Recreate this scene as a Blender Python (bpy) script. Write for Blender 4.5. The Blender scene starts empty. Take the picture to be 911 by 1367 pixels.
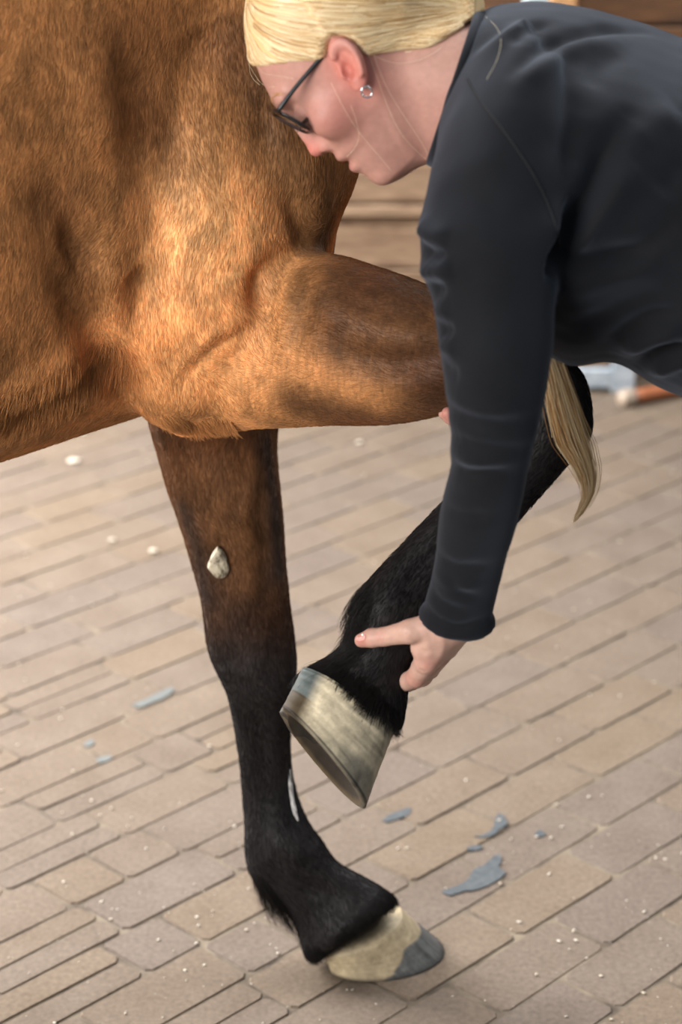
import bpy, bmesh, math, random
import numpy as np
from mathutils import Vector, Matrix, noise
from mathutils.bvhtree import BVHTree

random.seed(7); np.random.seed(7)
C = bpy.context.scene
COL = C.collection

# ------------------------------------------------------------------ camera, world, lights
CAM_H, PITCH, FPX, CX, CY = 1.65, math.radians(21.0), 2753.0, 455.5, 683.5
CAM = np.array([0.0, 0.0, CAM_H])
FWD = np.array([0.0, math.cos(PITCH), -math.sin(PITCH)])
UPV = np.array([0.0, math.sin(PITCH), math.cos(PITCH)])
RGT = np.array([1.0, 0.0, 0.0])
cam = bpy.data.cameras.new('camera'); camo = bpy.data.objects.new('camera', cam); COL.objects.link(camo)
camo.location = CAM; camo.rotation_euler = (math.pi/2 - PITCH, 0, 0)
cam.sensor_fit = 'VERTICAL'; cam.sensor_height = 36.0; cam.lens = FPX*36.0/1367.0
cam.clip_start = 0.05
cam.dof.use_dof = True; cam.dof.focus_distance = 2.38; cam.dof.aperture_fstop = 3.8
C.camera = camo

w = bpy.data.worlds.new('world'); C.world = w; w.use_nodes = True
bg = w.node_tree.nodes['Background']
bg.inputs['Color'].default_value = (0.80, 0.90, 1.0, 1); bg.inputs['Strength'].default_value = 0.36

def area(name, loc, target, sx, sy, power, col):
    l = bpy.data.lights.new(name, 'AREA'); l.shape = 'RECTANGLE'; l.size = sx; l.size_y = sy
    l.energy = power; l.color = col
    o = bpy.data.objects.new(name, l); COL.objects.link(o); o.location = loc
    d = Vector(target) - Vector(loc); o.rotation_euler = d.to_track_quat('-Z', 'Y').to_euler()
    return o
# open barn doorway on the left; unseen overhead and front fill lights added
area('doorway_light', (-2.7, 4.5, 1.9), (-0.4, 3.4, 0.0), 2.0, 2.4, 700, (1.0, 0.99, 0.98))
area('overhead_fill', (0.5, 3.7, 3.3), (0.45, 3.1, 0.0), 4.0, 1.4, 240, (0.97, 0.98, 1.0))
area('front_fill', (-2.9, -0.9, 2.0), (-0.2, 2.5, 0.9), 2.6, 2.2, 265, (1.0, 0.97, 0.93))

C.view_settings.view_transform = 'Standard'; C.view_settings.look = 'None'
C.view_settings.gamma = 1.0; C.view_settings.use_curve_mapping = False
C.view_settings.exposure = 0.0

# ------------------------------------------------------------------ helpers
def ray(px, py):
    d = (px-CX)/FPX*RGT + (CY-py)/FPX*UPV + FWD
    return d
def P(px, py, Y):
    """world point on the vertical plane at distance Y seen at photo pixel (px, py)"""
    d = ray(px, py); return CAM + d*(Y/d[1])
def G(px, py, z=0.0):
    d = ray(px, py); return CAM + d*((z-CAM_H)/d[2])
def lin(r, g, b):
    f = lambda c: ((c/255+0.055)/1.055)**2.4 if c/255 > 0.04045 else c/255/12.92
    return (f(r), f(g), f(b))
def nrm(v): return v/np.linalg.norm(v)

def new_obj(name, verts, faces, mat=None, parent=None, smooth=True, mesh=None):
    me = mesh or bpy.data.meshes.new(name)
    if mesh is None:
        me.from_pydata([tuple(v) for v in verts], [], [tuple(f) for f in faces]); me.update()
        if smooth: me.polygons.foreach_set('use_smooth', np.ones(len(me.polygons), bool))
        if mat: me.materials.append(mat)
    o = bpy.data.objects.new(name, me); COL.objects.link(o)
    if parent: o.parent = parent
    return o
def empty(name, loc=(0, 0, 0)):
    o = bpy.data.objects.new(name, None); COL.objects.link(o); o.location = loc; o.empty_display_size = 0.05
    return o
def attach(o, parent):
    o.parent = parent; o.matrix_parent_inverse = Matrix.Translation(-Vector(parent.location)); return o
def tag(o, label=None, cat=None, group=None, kind=None):
    for k, v in (('label', label), ('category', cat), ('group', group), ('kind', kind)):
        if v: o[k] = v
    return o

def mat_nodes(name):
    m = bpy.data.materials.new(name); m.use_nodes = True
    nt = m.node_tree; return m, nt, nt.nodes['Principled BSDF']
def N(nt, t, **kw):
    n = nt.nodes.new(t)
    for k, v in kw.items():
        if k in n.inputs: n.inputs[k].default_value = v
        else: setattr(n, k, v)
    return n
def L(nt, a, b): nt.links.new(a, b)
def simple(name, col, rough=0.5, metal=0.0, **kw):
    m, nt, b = mat_nodes(name)
    b.inputs['Base Color'].default_value = (*col, 1); b.inputs['Roughness'].default_value = rough
    b.inputs['Metallic'].default_value = metal
    for k, v in kw.items(): b.inputs[k].default_value = v
    return m
def noise_mat(name, c0, c1, scale=20, stretch=(1, 1, 1), rough=0.6, bump=0.3, dist=0.002, detail=6, lo=0.35, hi=0.65, rot=(0, 0, 0), c2=None):
    m, nt, b = mat_nodes(name)
    tc = N(nt, 'ShaderNodeTexCoord'); mp = N(nt, 'ShaderNodeMapping'); mp.inputs['Scale'].default_value = stretch
    mp.inputs['Rotation'].default_value = rot
    L(nt, tc.outputs['Object'], mp.inputs['Vector'])
    nz = N(nt, 'ShaderNodeTexNoise', Scale=scale, Detail=detail, Roughness=0.6); L(nt, mp.outputs[0], nz.inputs['Vector'])
    rp = N(nt, 'ShaderNodeValToRGB'); rp.color_ramp.elements[0].position = lo; rp.color_ramp.elements[1].position = hi
    rp.color_ramp.elements[0].color = (*c0, 1); rp.color_ramp.elements[1].color = (*c1, 1)
    if c2:
        e = rp.color_ramp.elements.new((lo+hi)/2); e.color = (*c2, 1)
    L(nt, nz.outputs['Fac'], rp.inputs[0]); L(nt, rp.outputs[0], b.inputs['Base Color'])
    b.inputs['Roughness'].default_value = rough
    bp = N(nt, 'ShaderNodeBump', Strength=bump, Distance=dist); L(nt, nz.outputs['Fac'], bp.inputs['Height']); L(nt, bp.outputs[0], b.inputs['Normal'])
    return m

def catmull(rows, sub):
    rows = np.array(rows, float); n = len(rows); out = []
    for i in range(n-1):
        p0, p1, p2, p3 = rows[max(i-1, 0)], rows[i], rows[i+1], rows[min(i+2, n-1)]
        for k in range(sub):
            t = k/sub
            out.append(0.5*((2*p1)+(-p0+p2)*t+(2*p0-5*p1+4*p2-p3)*t*t+(-p0+3*p1-3*p2+p3)*t**3))
    out.append(rows[-1]); return np.array(out)

class MB:
    """collects closed shapes for one mesh"""
    def __init__(s): s.v = []; s.f = []; s.n = 0
    def add(s, v, f):
        s.v.append(np.asarray(v, float)); s.f += [tuple(i+s.n for i in q) for q in f]; s.n += len(v)
    def verts(s): return np.concatenate(s.v)
def loft(rings, cap=True):
    """rings: (m, k, 3)"""
    m, k, _ = rings.shape
    v = list(rings.reshape(-1, 3)); f = []
    for i in range(m-1):
        for j in range(k):
            a = i*k+j; b = i*k+(j+1) % k
            f.append((a, b, b+k, a+k))
    if cap:
        v.append(rings[0].mean(0)); v.append(rings[-1].mean(0)); c0 = m*k; c1 = c0+1
        for j in range(k):
            f.append((c0, (j+1) % k, j)); f.append((c1, (m-1)*k+j, (m-1)*k+(j+1) % k))
    return np.array(v), f
def sup(t, p):
    c, s = np.cos(t), np.sin(t)
    return np.sign(c)*np.abs(c)**(2/p), np.sign(s)*np.abs(s)**(2/p)
def ring3(c, e1, e2, k=28, p=2.2):
    t = np.arange(k)/k*2*math.pi; a, b = sup(t, p)
    return c + a[:, None]*e1 + b[:, None]*e2
def sweep_px(st, sub=5, k=28, p=2.2, Yskew=True):
    """stations (ax, ay, bx, by, Ya, Yb, halfdepth): two outline points of the limb and its depth"""
    rows = catmull(st, sub); rings = []
    for ax, ay, bx, by, Ya, Yb, h in rows:
        A, B = P(ax, ay, Ya), P(bx, by, Yb)
        c = (A+B)/2; e1 = (B-A)/2
        d = nrm(c-CAM); d = nrm(d - nrm(e1)*np.dot(d, nrm(e1)))
        rings.append(ring3(c, e1, d*h, k, p))
    return np.array(rings)
def sweep_w(st, sub=4, k=32, p=2.2):
    """world stations: centre xyz, e1 xyz, e2 xyz"""
    rows = catmull(st, sub)
    return np.array([ring3(r[:3], r[3:6], r[6:9], k, p) for r in rows])
def tube(pts, rad, sub=4, k=10):
    """round tube along 3-D points with radii"""
    rows = catmull(np.column_stack([pts, rad]), sub); rings = []
    prev = None
    for i, r in enumerate(rows):
        t = nrm(rows[min(i+1, len(rows)-1), :3]-rows[max(i-1, 0), :3]+1e-9)
        if prev is None:
            ref = np.array([0, 0, 1.0]) if abs(t[2]) < 0.9 else np.array([1.0, 0, 0])
            n = nrm(np.cross(t, ref))
        else: n = nrm(prev - t*np.dot(prev, t))
        prev = n; rings.append(ring3(r[:3], n*r[3], np.cross(t, n)*r[3], k, 2))
    return loft(np.array(rings))
def ellipsoid(c, ax, seg=16):
    """ax: three axis vectors"""
    v = []; f = []
    for i in range(1, seg):
        th = math.pi*i/seg
        for j in range(seg*2):
            ph = math.pi*j/seg
            v.append(c + math.cos(th)*ax[2] + math.sin(th)*(math.cos(ph)*ax[0]+math.sin(ph)*ax[1]))
    k = seg*2
    for i in range(seg-2):
        for j in range(k): f.append((i*k+j, i*k+(j+1) % k, (i+1)*k+(j+1) % k, (i+1)*k+j))
    v.append(c+ax[2]); v.append(c-ax[2]); a = len(v)-2
    for j in range(k): f.append((a, (j+1) % k, j)); f.append((a+1, (seg-2)*k+j, (seg-2)*k+(j+1) % k))
    return np.array(v), f

def remesh(mb, voxel):
    me = bpy.data.meshes.new('tmp'); me.from_pydata([tuple(v) for v in mb.verts()], [], mb.f); me.update()
    o = bpy.data.objects.new('tmp', me); COL.objects.link(o)
    bm = bmesh.new(); bm.from_mesh(me); bmesh.ops.recalc_face_normals(bm, faces=bm.faces); bm.to_mesh(me); bm.free()
    md = o.modifiers.new('r', 'REMESH'); md.mode = 'VOXEL'; md.voxel_size = voxel; md.adaptivity = 0
    dg = bpy.context.evaluated_depsgraph_get()
    m2 = bpy.data.meshes.new_from_object(o.evaluated_get(dg))
    bpy.data.objects.remove(o); bpy.data.meshes.remove(me)
    n = len(m2.vertices); co = np.empty(n*3); m2.vertices.foreach_get('co', co); co = co.reshape(-1, 3)
    fl = np.empty(len(m2.loops), np.int64); m2.loops.foreach_get('vertex_index', fl)
    tot = np.empty(len(m2.polygons), np.int64); m2.polygons.foreach_get('loop_total', tot)
    bpy.data.meshes.remove(m2)
    assert (tot == 4).all()
    return co, fl.reshape(-1, 4)
def quad_edges(q):
    e = np.concatenate([q[:, [0, 1]], q[:, [1, 2]], q[:, [2, 3]], q[:, [3, 0]]]); e.sort(1)
    return np.unique(e, axis=0)
def smooth(co, q, it, lam=0.5, wt=None):
    e = quad_edges(q); n = len(co)
    i = np.concatenate([e[:, 0], e[:, 1]]); j = np.concatenate([e[:, 1], e[:, 0]])
    deg = np.maximum(np.bincount(i, minlength=n), 1)
    co = co.copy()
    one = co.ndim == 1
    if one: co = co[:, None]
    for _ in range(it):
        av = np.stack([np.bincount(i, co[j, a], n)/deg for a in range(co.shape[1])], 1)
        l = lam if wt is None else lam*wt[:, None]
        co += l*(av-co)
    return co[:, 0] if one else co
def vnormals(co, q):
    fn = np.cross(co[q[:, 2]]-co[q[:, 0]], co[q[:, 3]]-co[q[:, 1]])
    vn = np.zeros_like(co)
    for a in range(3):
        for b in range(4): vn[:, a] += np.bincount(q[:, b], fn[:, a], len(co))
    return vn/np.maximum(np.linalg.norm(vn, axis=1), 1e-12)[:, None]
def bvh_of(co, q): return BVHTree.FromPolygons([tuple(c) for c in co], [tuple(f) for f in q.tolist()])
def hit(bvh, px, py):
    h = bvh.ray_cast(Vector(CAM), Vector(nrm(ray(px, py))))
    return None if h[0] is None else np.array(h[0])
def relief(co, nv, bvh, feats, facing=True):
    """raise (+) or cut (-) ridges along lines drawn over the surface: (points, amp m, width m)"""
    off = np.zeros(len(co))
    see = (nv*(CAM-co)).sum(1) > -0.02
    for pts, amp, wd in feats:
        pp = catmull(pts, 10) if len(pts) > 1 else np.array(pts, float)
        hp = [hit(bvh, *p) for p in pp]; hp = [h for h in hp if h is not None]
        if not hp: continue
        hp = np.array(hp); n = len(hp)
        lo, hi = hp.min(0)-3*wd, hp.max(0)+3*wd
        idx = np.where(((co > lo) & (co < hi)).all(1) & see)[0]
        if len(idx) == 0: continue
        best = np.full(len(idx), 9.0); taper = np.ones(len(idx))
        for k in range(n):
            d = np.linalg.norm(co[idx]-hp[k], axis=1)
            tp = 1.0 if n < 4 else min(1, 0.25+3*min(k, n-1-k)/n)
            m = d < best; best[m] = d[m]; taper[m] = tp
            if k < n-1:
                d = np.linalg.norm(co[idx]-(hp[k]+hp[k+1])/2, axis=1); m = d < best; best[m] = d[m]; taper[m] = tp
        off[idx] += amp*taper*np.exp(-(best/wd)**2)
    return co + nv*off[:, None]
def mesh_quads(name, co, q, mat, parent, color=None):
    me = bpy.data.meshes.new(name)
    me.vertices.add(len(co)); me.vertices.foreach_set('co', co.astype(np.float32).ravel())
    k = q.shape[1]
    me.loops.add(q.size); me.loops.foreach_set('vertex_index', q.astype(np.int32).ravel())
    me.polygons.add(len(q)); me.polygons.foreach_set('loop_start', np.arange(0, q.size, k, dtype=np.int32))
    me.update(calc_edges=True); me.validate()
    me.polygons.foreach_set('use_smooth', np.ones(len(me.polygons), bool))
    if color is not None:
        a = me.color_attributes.new('tone', 'FLOAT_COLOR', 'POINT')
        a.data.foreach_set('color', np.column_stack([color, np.ones(len(co))]).astype(np.float32).ravel())
    me.materials.append(mat)
    o = bpy.data.objects.new(name, me); COL.objects.link(o)
    if parent: attach(o, parent)
    return o

def surface_nets(vol, org, h):
    """iso surface (vol < 0 is inside) as quads"""
    ins = vol < 0
    nx, ny, nz = vol.shape
    cs = np.zeros((nx-1, ny-1, nz-1), np.int8); 
    acc = np.zeros((nx-1, ny-1, nz-1, 3), np.float32); cnt = np.zeros((nx-1, ny-1, nz-1), np.float32)
    for dx in (0, 1):
        for dy in (0, 1):
            for dz in (0, 1): cs += ins[dx:nx-1+dx, dy:ny-1+dy, dz:nz-1+dz]
    act = (cs > 0) & (cs < 8)
    ai = np.argwhere(act)
    idx = -np.ones(act.shape, np.int64); idx[act] = np.arange(len(ai))
    pos = np.zeros((len(ai), 3)); c = np.zeros(len(ai))
    corners = [(a, b, d) for a in (0, 1) for b in (0, 1) for d in (0, 1)]
    for a in corners:
        for b in corners:
            if sum(abs(np.subtract(a, b))) != 1 or a > b: continue
            va = vol[ai[:, 0]+a[0], ai[:, 1]+a[1], ai[:, 2]+a[2]]; vb = vol[ai[:, 0]+b[0], ai[:, 1]+b[1], ai[:, 2]+b[2]]
            m = (va < 0) != (vb < 0)
            t = np.where(m, va/np.where(m, va-vb, 1), 0)
            pt = np.array(a)+t[:, None]*(np.array(b)-np.array(a))
            pos += pt*m[:, None]; c += m
    v = org + (ai+pos/c[:, None])*h
    quads = []
    for ax in range(3):
        o1, o2 = [(1, 2), (2, 0), (0, 1)][ax]
        sl0 = [slice(1, -1)]*3; sl0[ax] = slice(0, -1); sl1 = [slice(1, -1)]*3; sl1[ax] = slice(1, None)
        a, b = ins[tuple(sl0)], ins[tuple(sl1)]
        e = np.argwhere(a != b); 
        if len(e) == 0: continue
        flip = a[tuple(e.T)]
        base = e.copy(); base[:, o1] += 1; base[:, o2] += 1
        def cell(d1, d2):
            cc = base.copy(); cc[:, o1] += d1; cc[:, o2] += d2; return idx[tuple(cc.T)]
        qd = np.stack([cell(-1, -1), cell(0, -1), cell(0, 0), cell(-1, 0)], 1)
        qd[~flip] = qd[~flip][:, ::-1]
        quads.append(qd)
    return v, np.concatenate(quads)
def smin(a, b, k):
    h = np.clip(0.5+0.5*(b-a)/k, 0, 1); return b*(1-h)+a*h-k*h*(1-h)
def smax(a, b, k): return -smin(-a, -b, k)
def sd_cap(X, a, b, ra, rb=None):
    """rounded cone between two points"""
    rb = ra if rb is None else rb
    a = np.asarray(a, float); b = np.asarray(b, float); ab = b-a
    t = np.clip(((X-a)@ab)/np.dot(ab, ab), 0, 1)
    return np.linalg.norm(X-a-t[..., None]*ab, axis=-1)-(ra+(rb-ra)*t)
def sd_ell(X, c, axes, r):
    """axes: rows are unit directions"""
    q = (X-np.asarray(c))@np.asarray(axes).T/np.asarray(r)
    k0 = np.linalg.norm(q, axis=-1); k1 = np.linalg.norm(q/np.asarray(r), axis=-1)
    return k0*(k0-1)/np.maximum(k1, 1e-6)
def grid(lo, hi, h):
    ax = [np.arange(l, u, h) for l, u in zip(lo, hi)]
    return np.stack(np.meshgrid(*ax, indexing='ij'), -1)

def hair_curves(name, strands, radii, mat, parent=None, cols=None):
    """strands: (n, m, 3); radii (n, m)"""
    n, m, _ = strands.shape
    hc = bpy.data.hair_curves.new(name); hc.add_curves([m]*n)
    hc.attributes.get('position') or hc.attributes.new('position', 'FLOAT_VECTOR', 'POINT')
    hc.attributes['position'].data.foreach_set('vector', strands.astype(np.float32).ravel())
    ra = hc.attributes.get('radius') or hc.attributes.new('radius', 'FLOAT', 'POINT')
    ra.data.foreach_set('value', radii.astype(np.float32).ravel())
    if cols is not None:
        ca = hc.attributes.new('tone', 'FLOAT_COLOR', 'CURVE')
        ca.data.foreach_set('color', np.column_stack([cols, np.ones(n)]).astype(np.float32).ravel())
    hc.materials.append(mat)
    o = bpy.data.objects.new(name, hc); COL.objects.link(o)
    if parent: attach(o, parent)
    return o

# ------------------------------------------------------------------ setting: brick floor
def brick_material():
    m, nt, b = mat_nodes('brick')
    tc = N(nt, 'ShaderNodeTexCoord'); ge = N(nt, 'ShaderNodeNewGeometry'); oi = N(nt, 'ShaderNodeObjectInfo')
    n1 = N(nt, 'ShaderNodeTexNoise', Scale=9.0, Detail=5.0, Roughness=0.6); L(nt, ge.outputs['Position'], n1.inputs['Vector'])
    n2 = N(nt, 'ShaderNodeTexNoise', Scale=120.0, Detail=6.0, Roughness=0.7); L(nt, ge.outputs['Position'], n2.inputs['Vector'])
    n3 = N(nt, 'ShaderNodeTexVoronoi', Scale=55.0); L(nt, ge.outputs['Position'], n3.inputs['Vector'])
    rp = N(nt, 'ShaderNodeValToRGB'); e = rp.color_ramp.elements
    e[0].position = 0.30; e[0].color = (*lin(83, 70, 57), 1); e[1].position = 0.72; e[1].color = (*lin(104, 92, 80), 1)
    L(nt, n1.outputs['Fac'], rp.inputs[0])
    r2 = N(nt, 'ShaderNodeValToRGB'); e = r2.color_ramp.elements
    e[0].position = 0.0; e[0].color = (*lin(92, 83, 78), 1); e[1].position = 1.0; e[1].color = (*lin(104, 90, 75), 1)
    L(nt, oi.outputs['Random'], r2.inputs[0])
    mx = N(nt, 'ShaderNodeMix', data_type='RGBA'); mx.inputs[0].default_value = 0.5
    L(nt, rp.outputs[0], mx.inputs[6]); L(nt, r2.outputs[0], mx.inputs[7])
    hs = N(nt, 'ShaderNodeHueSaturation'); L(nt, mx.outputs[2], hs.inputs['Color'])
    mr = N(nt, 'ShaderNodeMapRange'); mr.inputs[1].default_value = 0.3; mr.inputs[2].default_value = 0.7; mr.inputs[3].default_value = 0.68; mr.inputs[4].default_value = 1.18
    L(nt, n2.outputs['Fac'], mr.inputs[0]); L(nt, mr.outputs[0], hs.inputs['Value'])
    # pale grit and a few dark pits
    s1 = N(nt, 'ShaderNodeValToRGB'); e = s1.color_ramp.elements; e[0].position = 0.02; e[0].color = (1, 1, 1, 1); e[1].position = 0.10; e[1].color = (0, 0, 0, 1)
    L(nt, n3.outputs['Distance'], s1.inputs[0])
    wn = N(nt, 'ShaderNodeMath', operation='GREATER_THAN'); L(nt, n3.outputs['Color'], wn.inputs[0]); wn.inputs[1].default_value = 0.72
    ml = N(nt, 'ShaderNodeMath', operation='MULTIPLY'); L(nt, s1.outputs[0], ml.inputs[0]); L(nt, wn.outputs[0], ml.inputs[1])
    m3 = N(nt, 'ShaderNodeMix', data_type='RGBA'); L(nt, ml.outputs[0], m3.inputs[0]); L(nt, hs.outputs[0], m3.inputs[6]); m3.inputs[7].default_value = (*lin(127, 121, 112), 1)
    L(nt, m3.outputs[2], b.inputs['Base Color'])
    b.inputs['Roughness'].default_value = 0.8; b.inputs['Specular IOR Level'].default_value = 0.15
    ad = N(nt, 'ShaderNodeMath', operation='ADD'); L(nt, n1.outputs['Fac'], ad.inputs[0]); L(nt, n2.outputs['Fac'], ad.inputs[1])
    bp = N(nt, 'ShaderNodeBump', Strength=0.35, Distance=0.003); L(nt, ad.outputs[0], bp.inputs['Height']); L(nt, bp.outputs[0], b.inputs['Normal'])
    return m
M_BRICK = brick_material()
M_SAND = noise_mat('joint_sand', lin(53, 42, 30), lin(102, 90, 74), scale=14, rough=0.9, bump=0.5, dist=0.003)

floor = new_obj('floor', [(-4.5, -0.6, -0.06), (4.5, -0.6, -0.06), (4.5, 5.5, -0.06), (-4.5, 5.5, -0.06),
                          (-4.5, -0.6, -0.0022), (4.5, -0.6, -0.0022), (4.5, 5.5, -0.0022), (-4.5, 5.5, -0.0022)],
                [(0, 3, 2, 1), (4, 5, 6, 7), (0, 1, 5, 4), (1, 2, 6, 5), (2, 3, 7, 6), (3, 0, 4, 7)], M_SAND, smooth=False)
tag(floor, 'floor of weathered beige paving bricks laid in slanting courses', kind='structure')
ANG = math.radians(46.0); UD = np.array([math.cos(ANG), math.sin(ANG)]); VD = np.array([-math.sin(ANG), math.cos(ANG)])
def brick_geo(u0, u1, v0, v1, rnd):
    g = 0.0024; ch = 0.0028
    j = lambda s: rnd.uniform(-s, s)
    tilt = j(0.008), j(0.008); z0 = j(0.0008)
    c = np.array([(u0+u1)/2, (v0+v1)/2]); V = []
    cor = [(u0+g+j(.0015), v0+g+j(.0015)), (u1-g+j(.0015), v0+g+j(.0015)), (u1-g+j(.0015), v1-g+j(.0015)), (u0+g+j(.0015), v1-g+j(.0015))]
    # eight outline points: rounded corners
    out = []
    for i in range(4):
        a, p, n_ = np.array(cor[i]), np.array(cor[i-1]), np.array(cor[(i+1) % 4])
        out.append(a + nrm(p-a)*(0.006+abs(j(.003)))); out.append(a + nrm(n_-a)*(0.006+abs(j(.003))))
    for lev, ins, z in ((0, 0, -0.05), (1, 0, -ch), (2, ch, 0.0)):
        for q in out:
            r = q - nrm(q-c)*ins
            d = r-c; zz = z0 + z + (d[0]*tilt[0]+d[1]*tilt[1] if lev else 0)
            xy = r[0]*UD + r[1]*VD
            V.append((xy[0], xy[1], zz))
    F = []
    for l in range(2):
        for i in range(8):
            a = l*8+i; b2 = l*8+(i+1) % 8; F.append((a, b2, b2+8, a+8))
    F.append(tuple(range(16, 24)))
    return V, F
def seen_floor(x, y):
    D = y*math.cos(PITCH)+CAM_H*math.sin(PITCH); up = -CAM_H*math.cos(PITCH)+y*math.sin(PITCH)
    px = CX+FPX*x/D; py = CY-FPX*up/D
    return -60 < px < 971 and 470 < py < 1440
rnd = random.Random(11); far = MB(); nb = 0
CW, BL = 0.106, 0.232
for r in range(-42, 75):
    v0 = r*CW + 0.012
    off = rnd.uniform(0, BL) if r % 3 == 0 else (BL*0.5*(r % 2)+rnd.uniform(-.03, .03))
    u = -4.0 + off
    while u < 8.0:
        cx, cy = ((u+BL/2)*UD + (v0+CW/2)*VD)
        if not (-4.3 < cx < 4.3 and -0.4 < cy < 5.35): u += BL; continue
        left = cx < -0.08 and cy < 3.6
        pieces = []
        if left and rnd.random() < 0.55:
            k = rnd.choice((0, 1))
            pieces = [(u, u+BL, v0, v0+CW/2), (u, u+BL, v0+CW/2, v0+CW)] if k else [(u, u+CW*1.05, v0, v0+CW)]
        else: pieces = [(u, u+BL, v0, v0+CW)]
        for a, b2, c2, d2 in pieces:
            vv, ff = brick_geo(a, b2, c2, d2, rnd)
            if seen_floor(cx, cy) and nb < 300:
                o = new_obj('brick', vv, ff, M_BRICK, floor, smooth=False); nb += 1
            else: far.add(vv, ff)
        u = max(p[1] for p in pieces)
far_o = new_obj('outer_bricks', far.verts(), far.f, M_BRICK, floor, smooth=False); far_o['kind'] = 'stuff'

# old paint spots on the bricks
M_PAINT = noise_mat('blue_paint', lin(45, 51, 55), lin(65, 69, 71), scale=90, rough=0.6, bump=0.3, dist=0.001)
def stain(px, mat=M_PAINT):
    top = [G(x, y, 0.0016) for x, y in px]; n = len(px)
    bot = [p-np.array([0, 0, 0.006]) for p in top]
    f = [tuple(range(n-1, -1, -1))]+[(i, (i+1) % n, n+(i+1) % n, n+i) for i in range(n)]
    bm = bmesh.new()
    vs = [bm.verts.new(tuple(p)) for p in top]; bs = [bm.verts.new(tuple(p)) for p in bot]
    bm.faces.new(vs)
    for i in range(n): bm.faces.new((vs[i], bs[i], bs[(i+1) % n], vs[(i+1) % n]))
    bmesh.ops.recalc_face_normals(bm, faces=bm.faces); bmesh.ops.triangulate(bm, faces=bm.faces)
    me = bpy.data.meshes.new('paint_stain'); bm.to_mesh(me); bm.free(); me.materials.append(mat)
    return new_obj('paint_stain', None, None, parent=floor, mesh=me)
def blot(px):
    """closed wobbly outline through the points"""
    r = catmull(list(px)+[px[0]], 4)[:-1]
    return [(x+1.2*noise.noise((x*.3, y*.3, 1)), y+0.9*noise.noise((x*.3, y*.3, 5))) for x, y in r]
for pts in ([(590, 1189), (606, 1184), (622, 1176), (634, 1160), (646, 1155), (662, 1141), (670, 1144), (667, 1158), (675, 1164), (668, 1172), (655, 1180), (640, 1186), (618, 1190), (600, 1195)],
            [(634, 1116), (650, 1112), (659, 1104), (662, 1090), (670, 1086), (678, 1098), (668, 1107), (660, 1114), (645, 1118)],
            [(624, 1131), (635, 1128), (645, 1130), (640, 1134), (628, 1135)],
            [(510, 1095), (520, 1087), (536, 1081), (549, 1078), (545, 1088), (530, 1093), (517, 1097)],
            [(714, 1112), (722, 1108), (729, 1113), (721, 1117)]):
    stain(blot(pts))
M_PAINT2 = noise_mat('pale_blue_paint', lin(75, 80, 78), lin(84, 86, 84), scale=90, rough=0.6)
for pts in ([(176, 940), (192, 934), (206, 927), (226, 918), (233, 920), (222, 930), (202, 938), (186, 944)],
            [(128, 1014), (138, 1009), (150, 1010), (142, 1016), (132, 1018)], [(112, 992), (122, 987), (126, 992), (116, 997)]):
    stain(blot(pts), M_PAINT2)
# chaff and chips lying about
M_CHAFF = noise_mat('chaff', lin(149, 134, 108), lin(175, 170, 161), scale=300, rough=0.7, bump=0)
ch = MB()
for i in range(700):
    x, y = rnd.uniform(-1.0, 1.0), rnd.uniform(2.2, 5.0)
    if rnd.random() < 0.5: y = rnd.uniform(2.2, 3.0)
    s = rnd.choice((0.0006, 0.0008, 0.0011, 0.0014, 0.0022)); a = rnd.uniform(0, 6.28); l = rnd.uniform(1, 2.2)
    ax = [np.array([math.cos(a), math.sin(a), 0])*s*l, np.array([-math.sin(a), math.cos(a), 0])*s, np.array([0, 0, s*0.6])]
    ch.add(*ellipsoid(np.array([x, y, 0.0015]), ax, 4))
for px, py, s in ((99, 615, 0.013), (150, 720, 0.006), (112, 578, 0.006), (205, 735, 0.008), (480, 590, 0.007)):
    ch.add(*ellipsoid(G(px, py, 0.004), [np.array([s*1.3, 0, 0]), np.array([0, s, 0]), np.array([0, 0, s*.4])], 6))
tag(new_obj('chaff', ch.verts(), ch.f, M_CHAFF), 'scattered pale chaff and chips lying on the paving', 'debris', kind='stuff')

# ------------------------------------------------------------------ setting: plank wall with steel frame
M_LOW = noise_mat('weathered_planks', lin(88, 65, 46), lin(133, 109, 85), scale=6, stretch=(1.2, 1, 9), rough=0.75, bump=0.4, dist=0.004)
M_HIGH = noise_mat('dark_planks', lin(48, 28, 12), lin(94, 61, 30), scale=5, stretch=(1.0, 1, 10), rough=0.55, bump=0.4, dist=0.004)
M_ORANGE = noise_mat('light_plank', lin(150, 106, 66), lin(196, 150, 104), scale=5, stretch=(8, 1, 1), rough=0.6)
WY = 5.30
wall = new_obj('wall_back', [(-4, WY+.05, -.02), (4, WY+.05, -.02), (4, WY+.05, 2.6), (-4, WY+.05, 2.6), (-4, WY+.14, -.02), (4, WY+.14, -.02), (4, WY+.14, 2.6), (-4, WY+.14, 2.6)],
               [(0, 1, 2, 3), (7, 6, 5, 4), (3, 2, 6, 7), (4, 5, 1, 0), (5, 6, 2, 1), (0, 3, 7, 4)], M_HIGH, smooth=False)
tag(wall, 'plank wall at the back, pale near the floor and dark brown above', kind='structure')
def box(x0, x1, y0, y1, z0, z1, bev=0.004):
    bm = bmesh.new(); bmesh.ops.create_cube(bm, size=1)
    for v in bm.verts: v.co = ((x0+x1)/2+v.co.x*(x1-x0), (y0+y1)/2+v.co.y*(y1-y0), (z0+z1)/2+v.co.z*(z1-z0))
    if bev: bmesh.ops.bevel(bm, geom=bm.edges[:], offset=bev, segments=1, affect='EDGES')
    v = [tuple(p.co) for p in bm.verts]; f = [tuple(q.index for q in p.verts) for p in bm.faces]; bm.free(); return v, f
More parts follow.
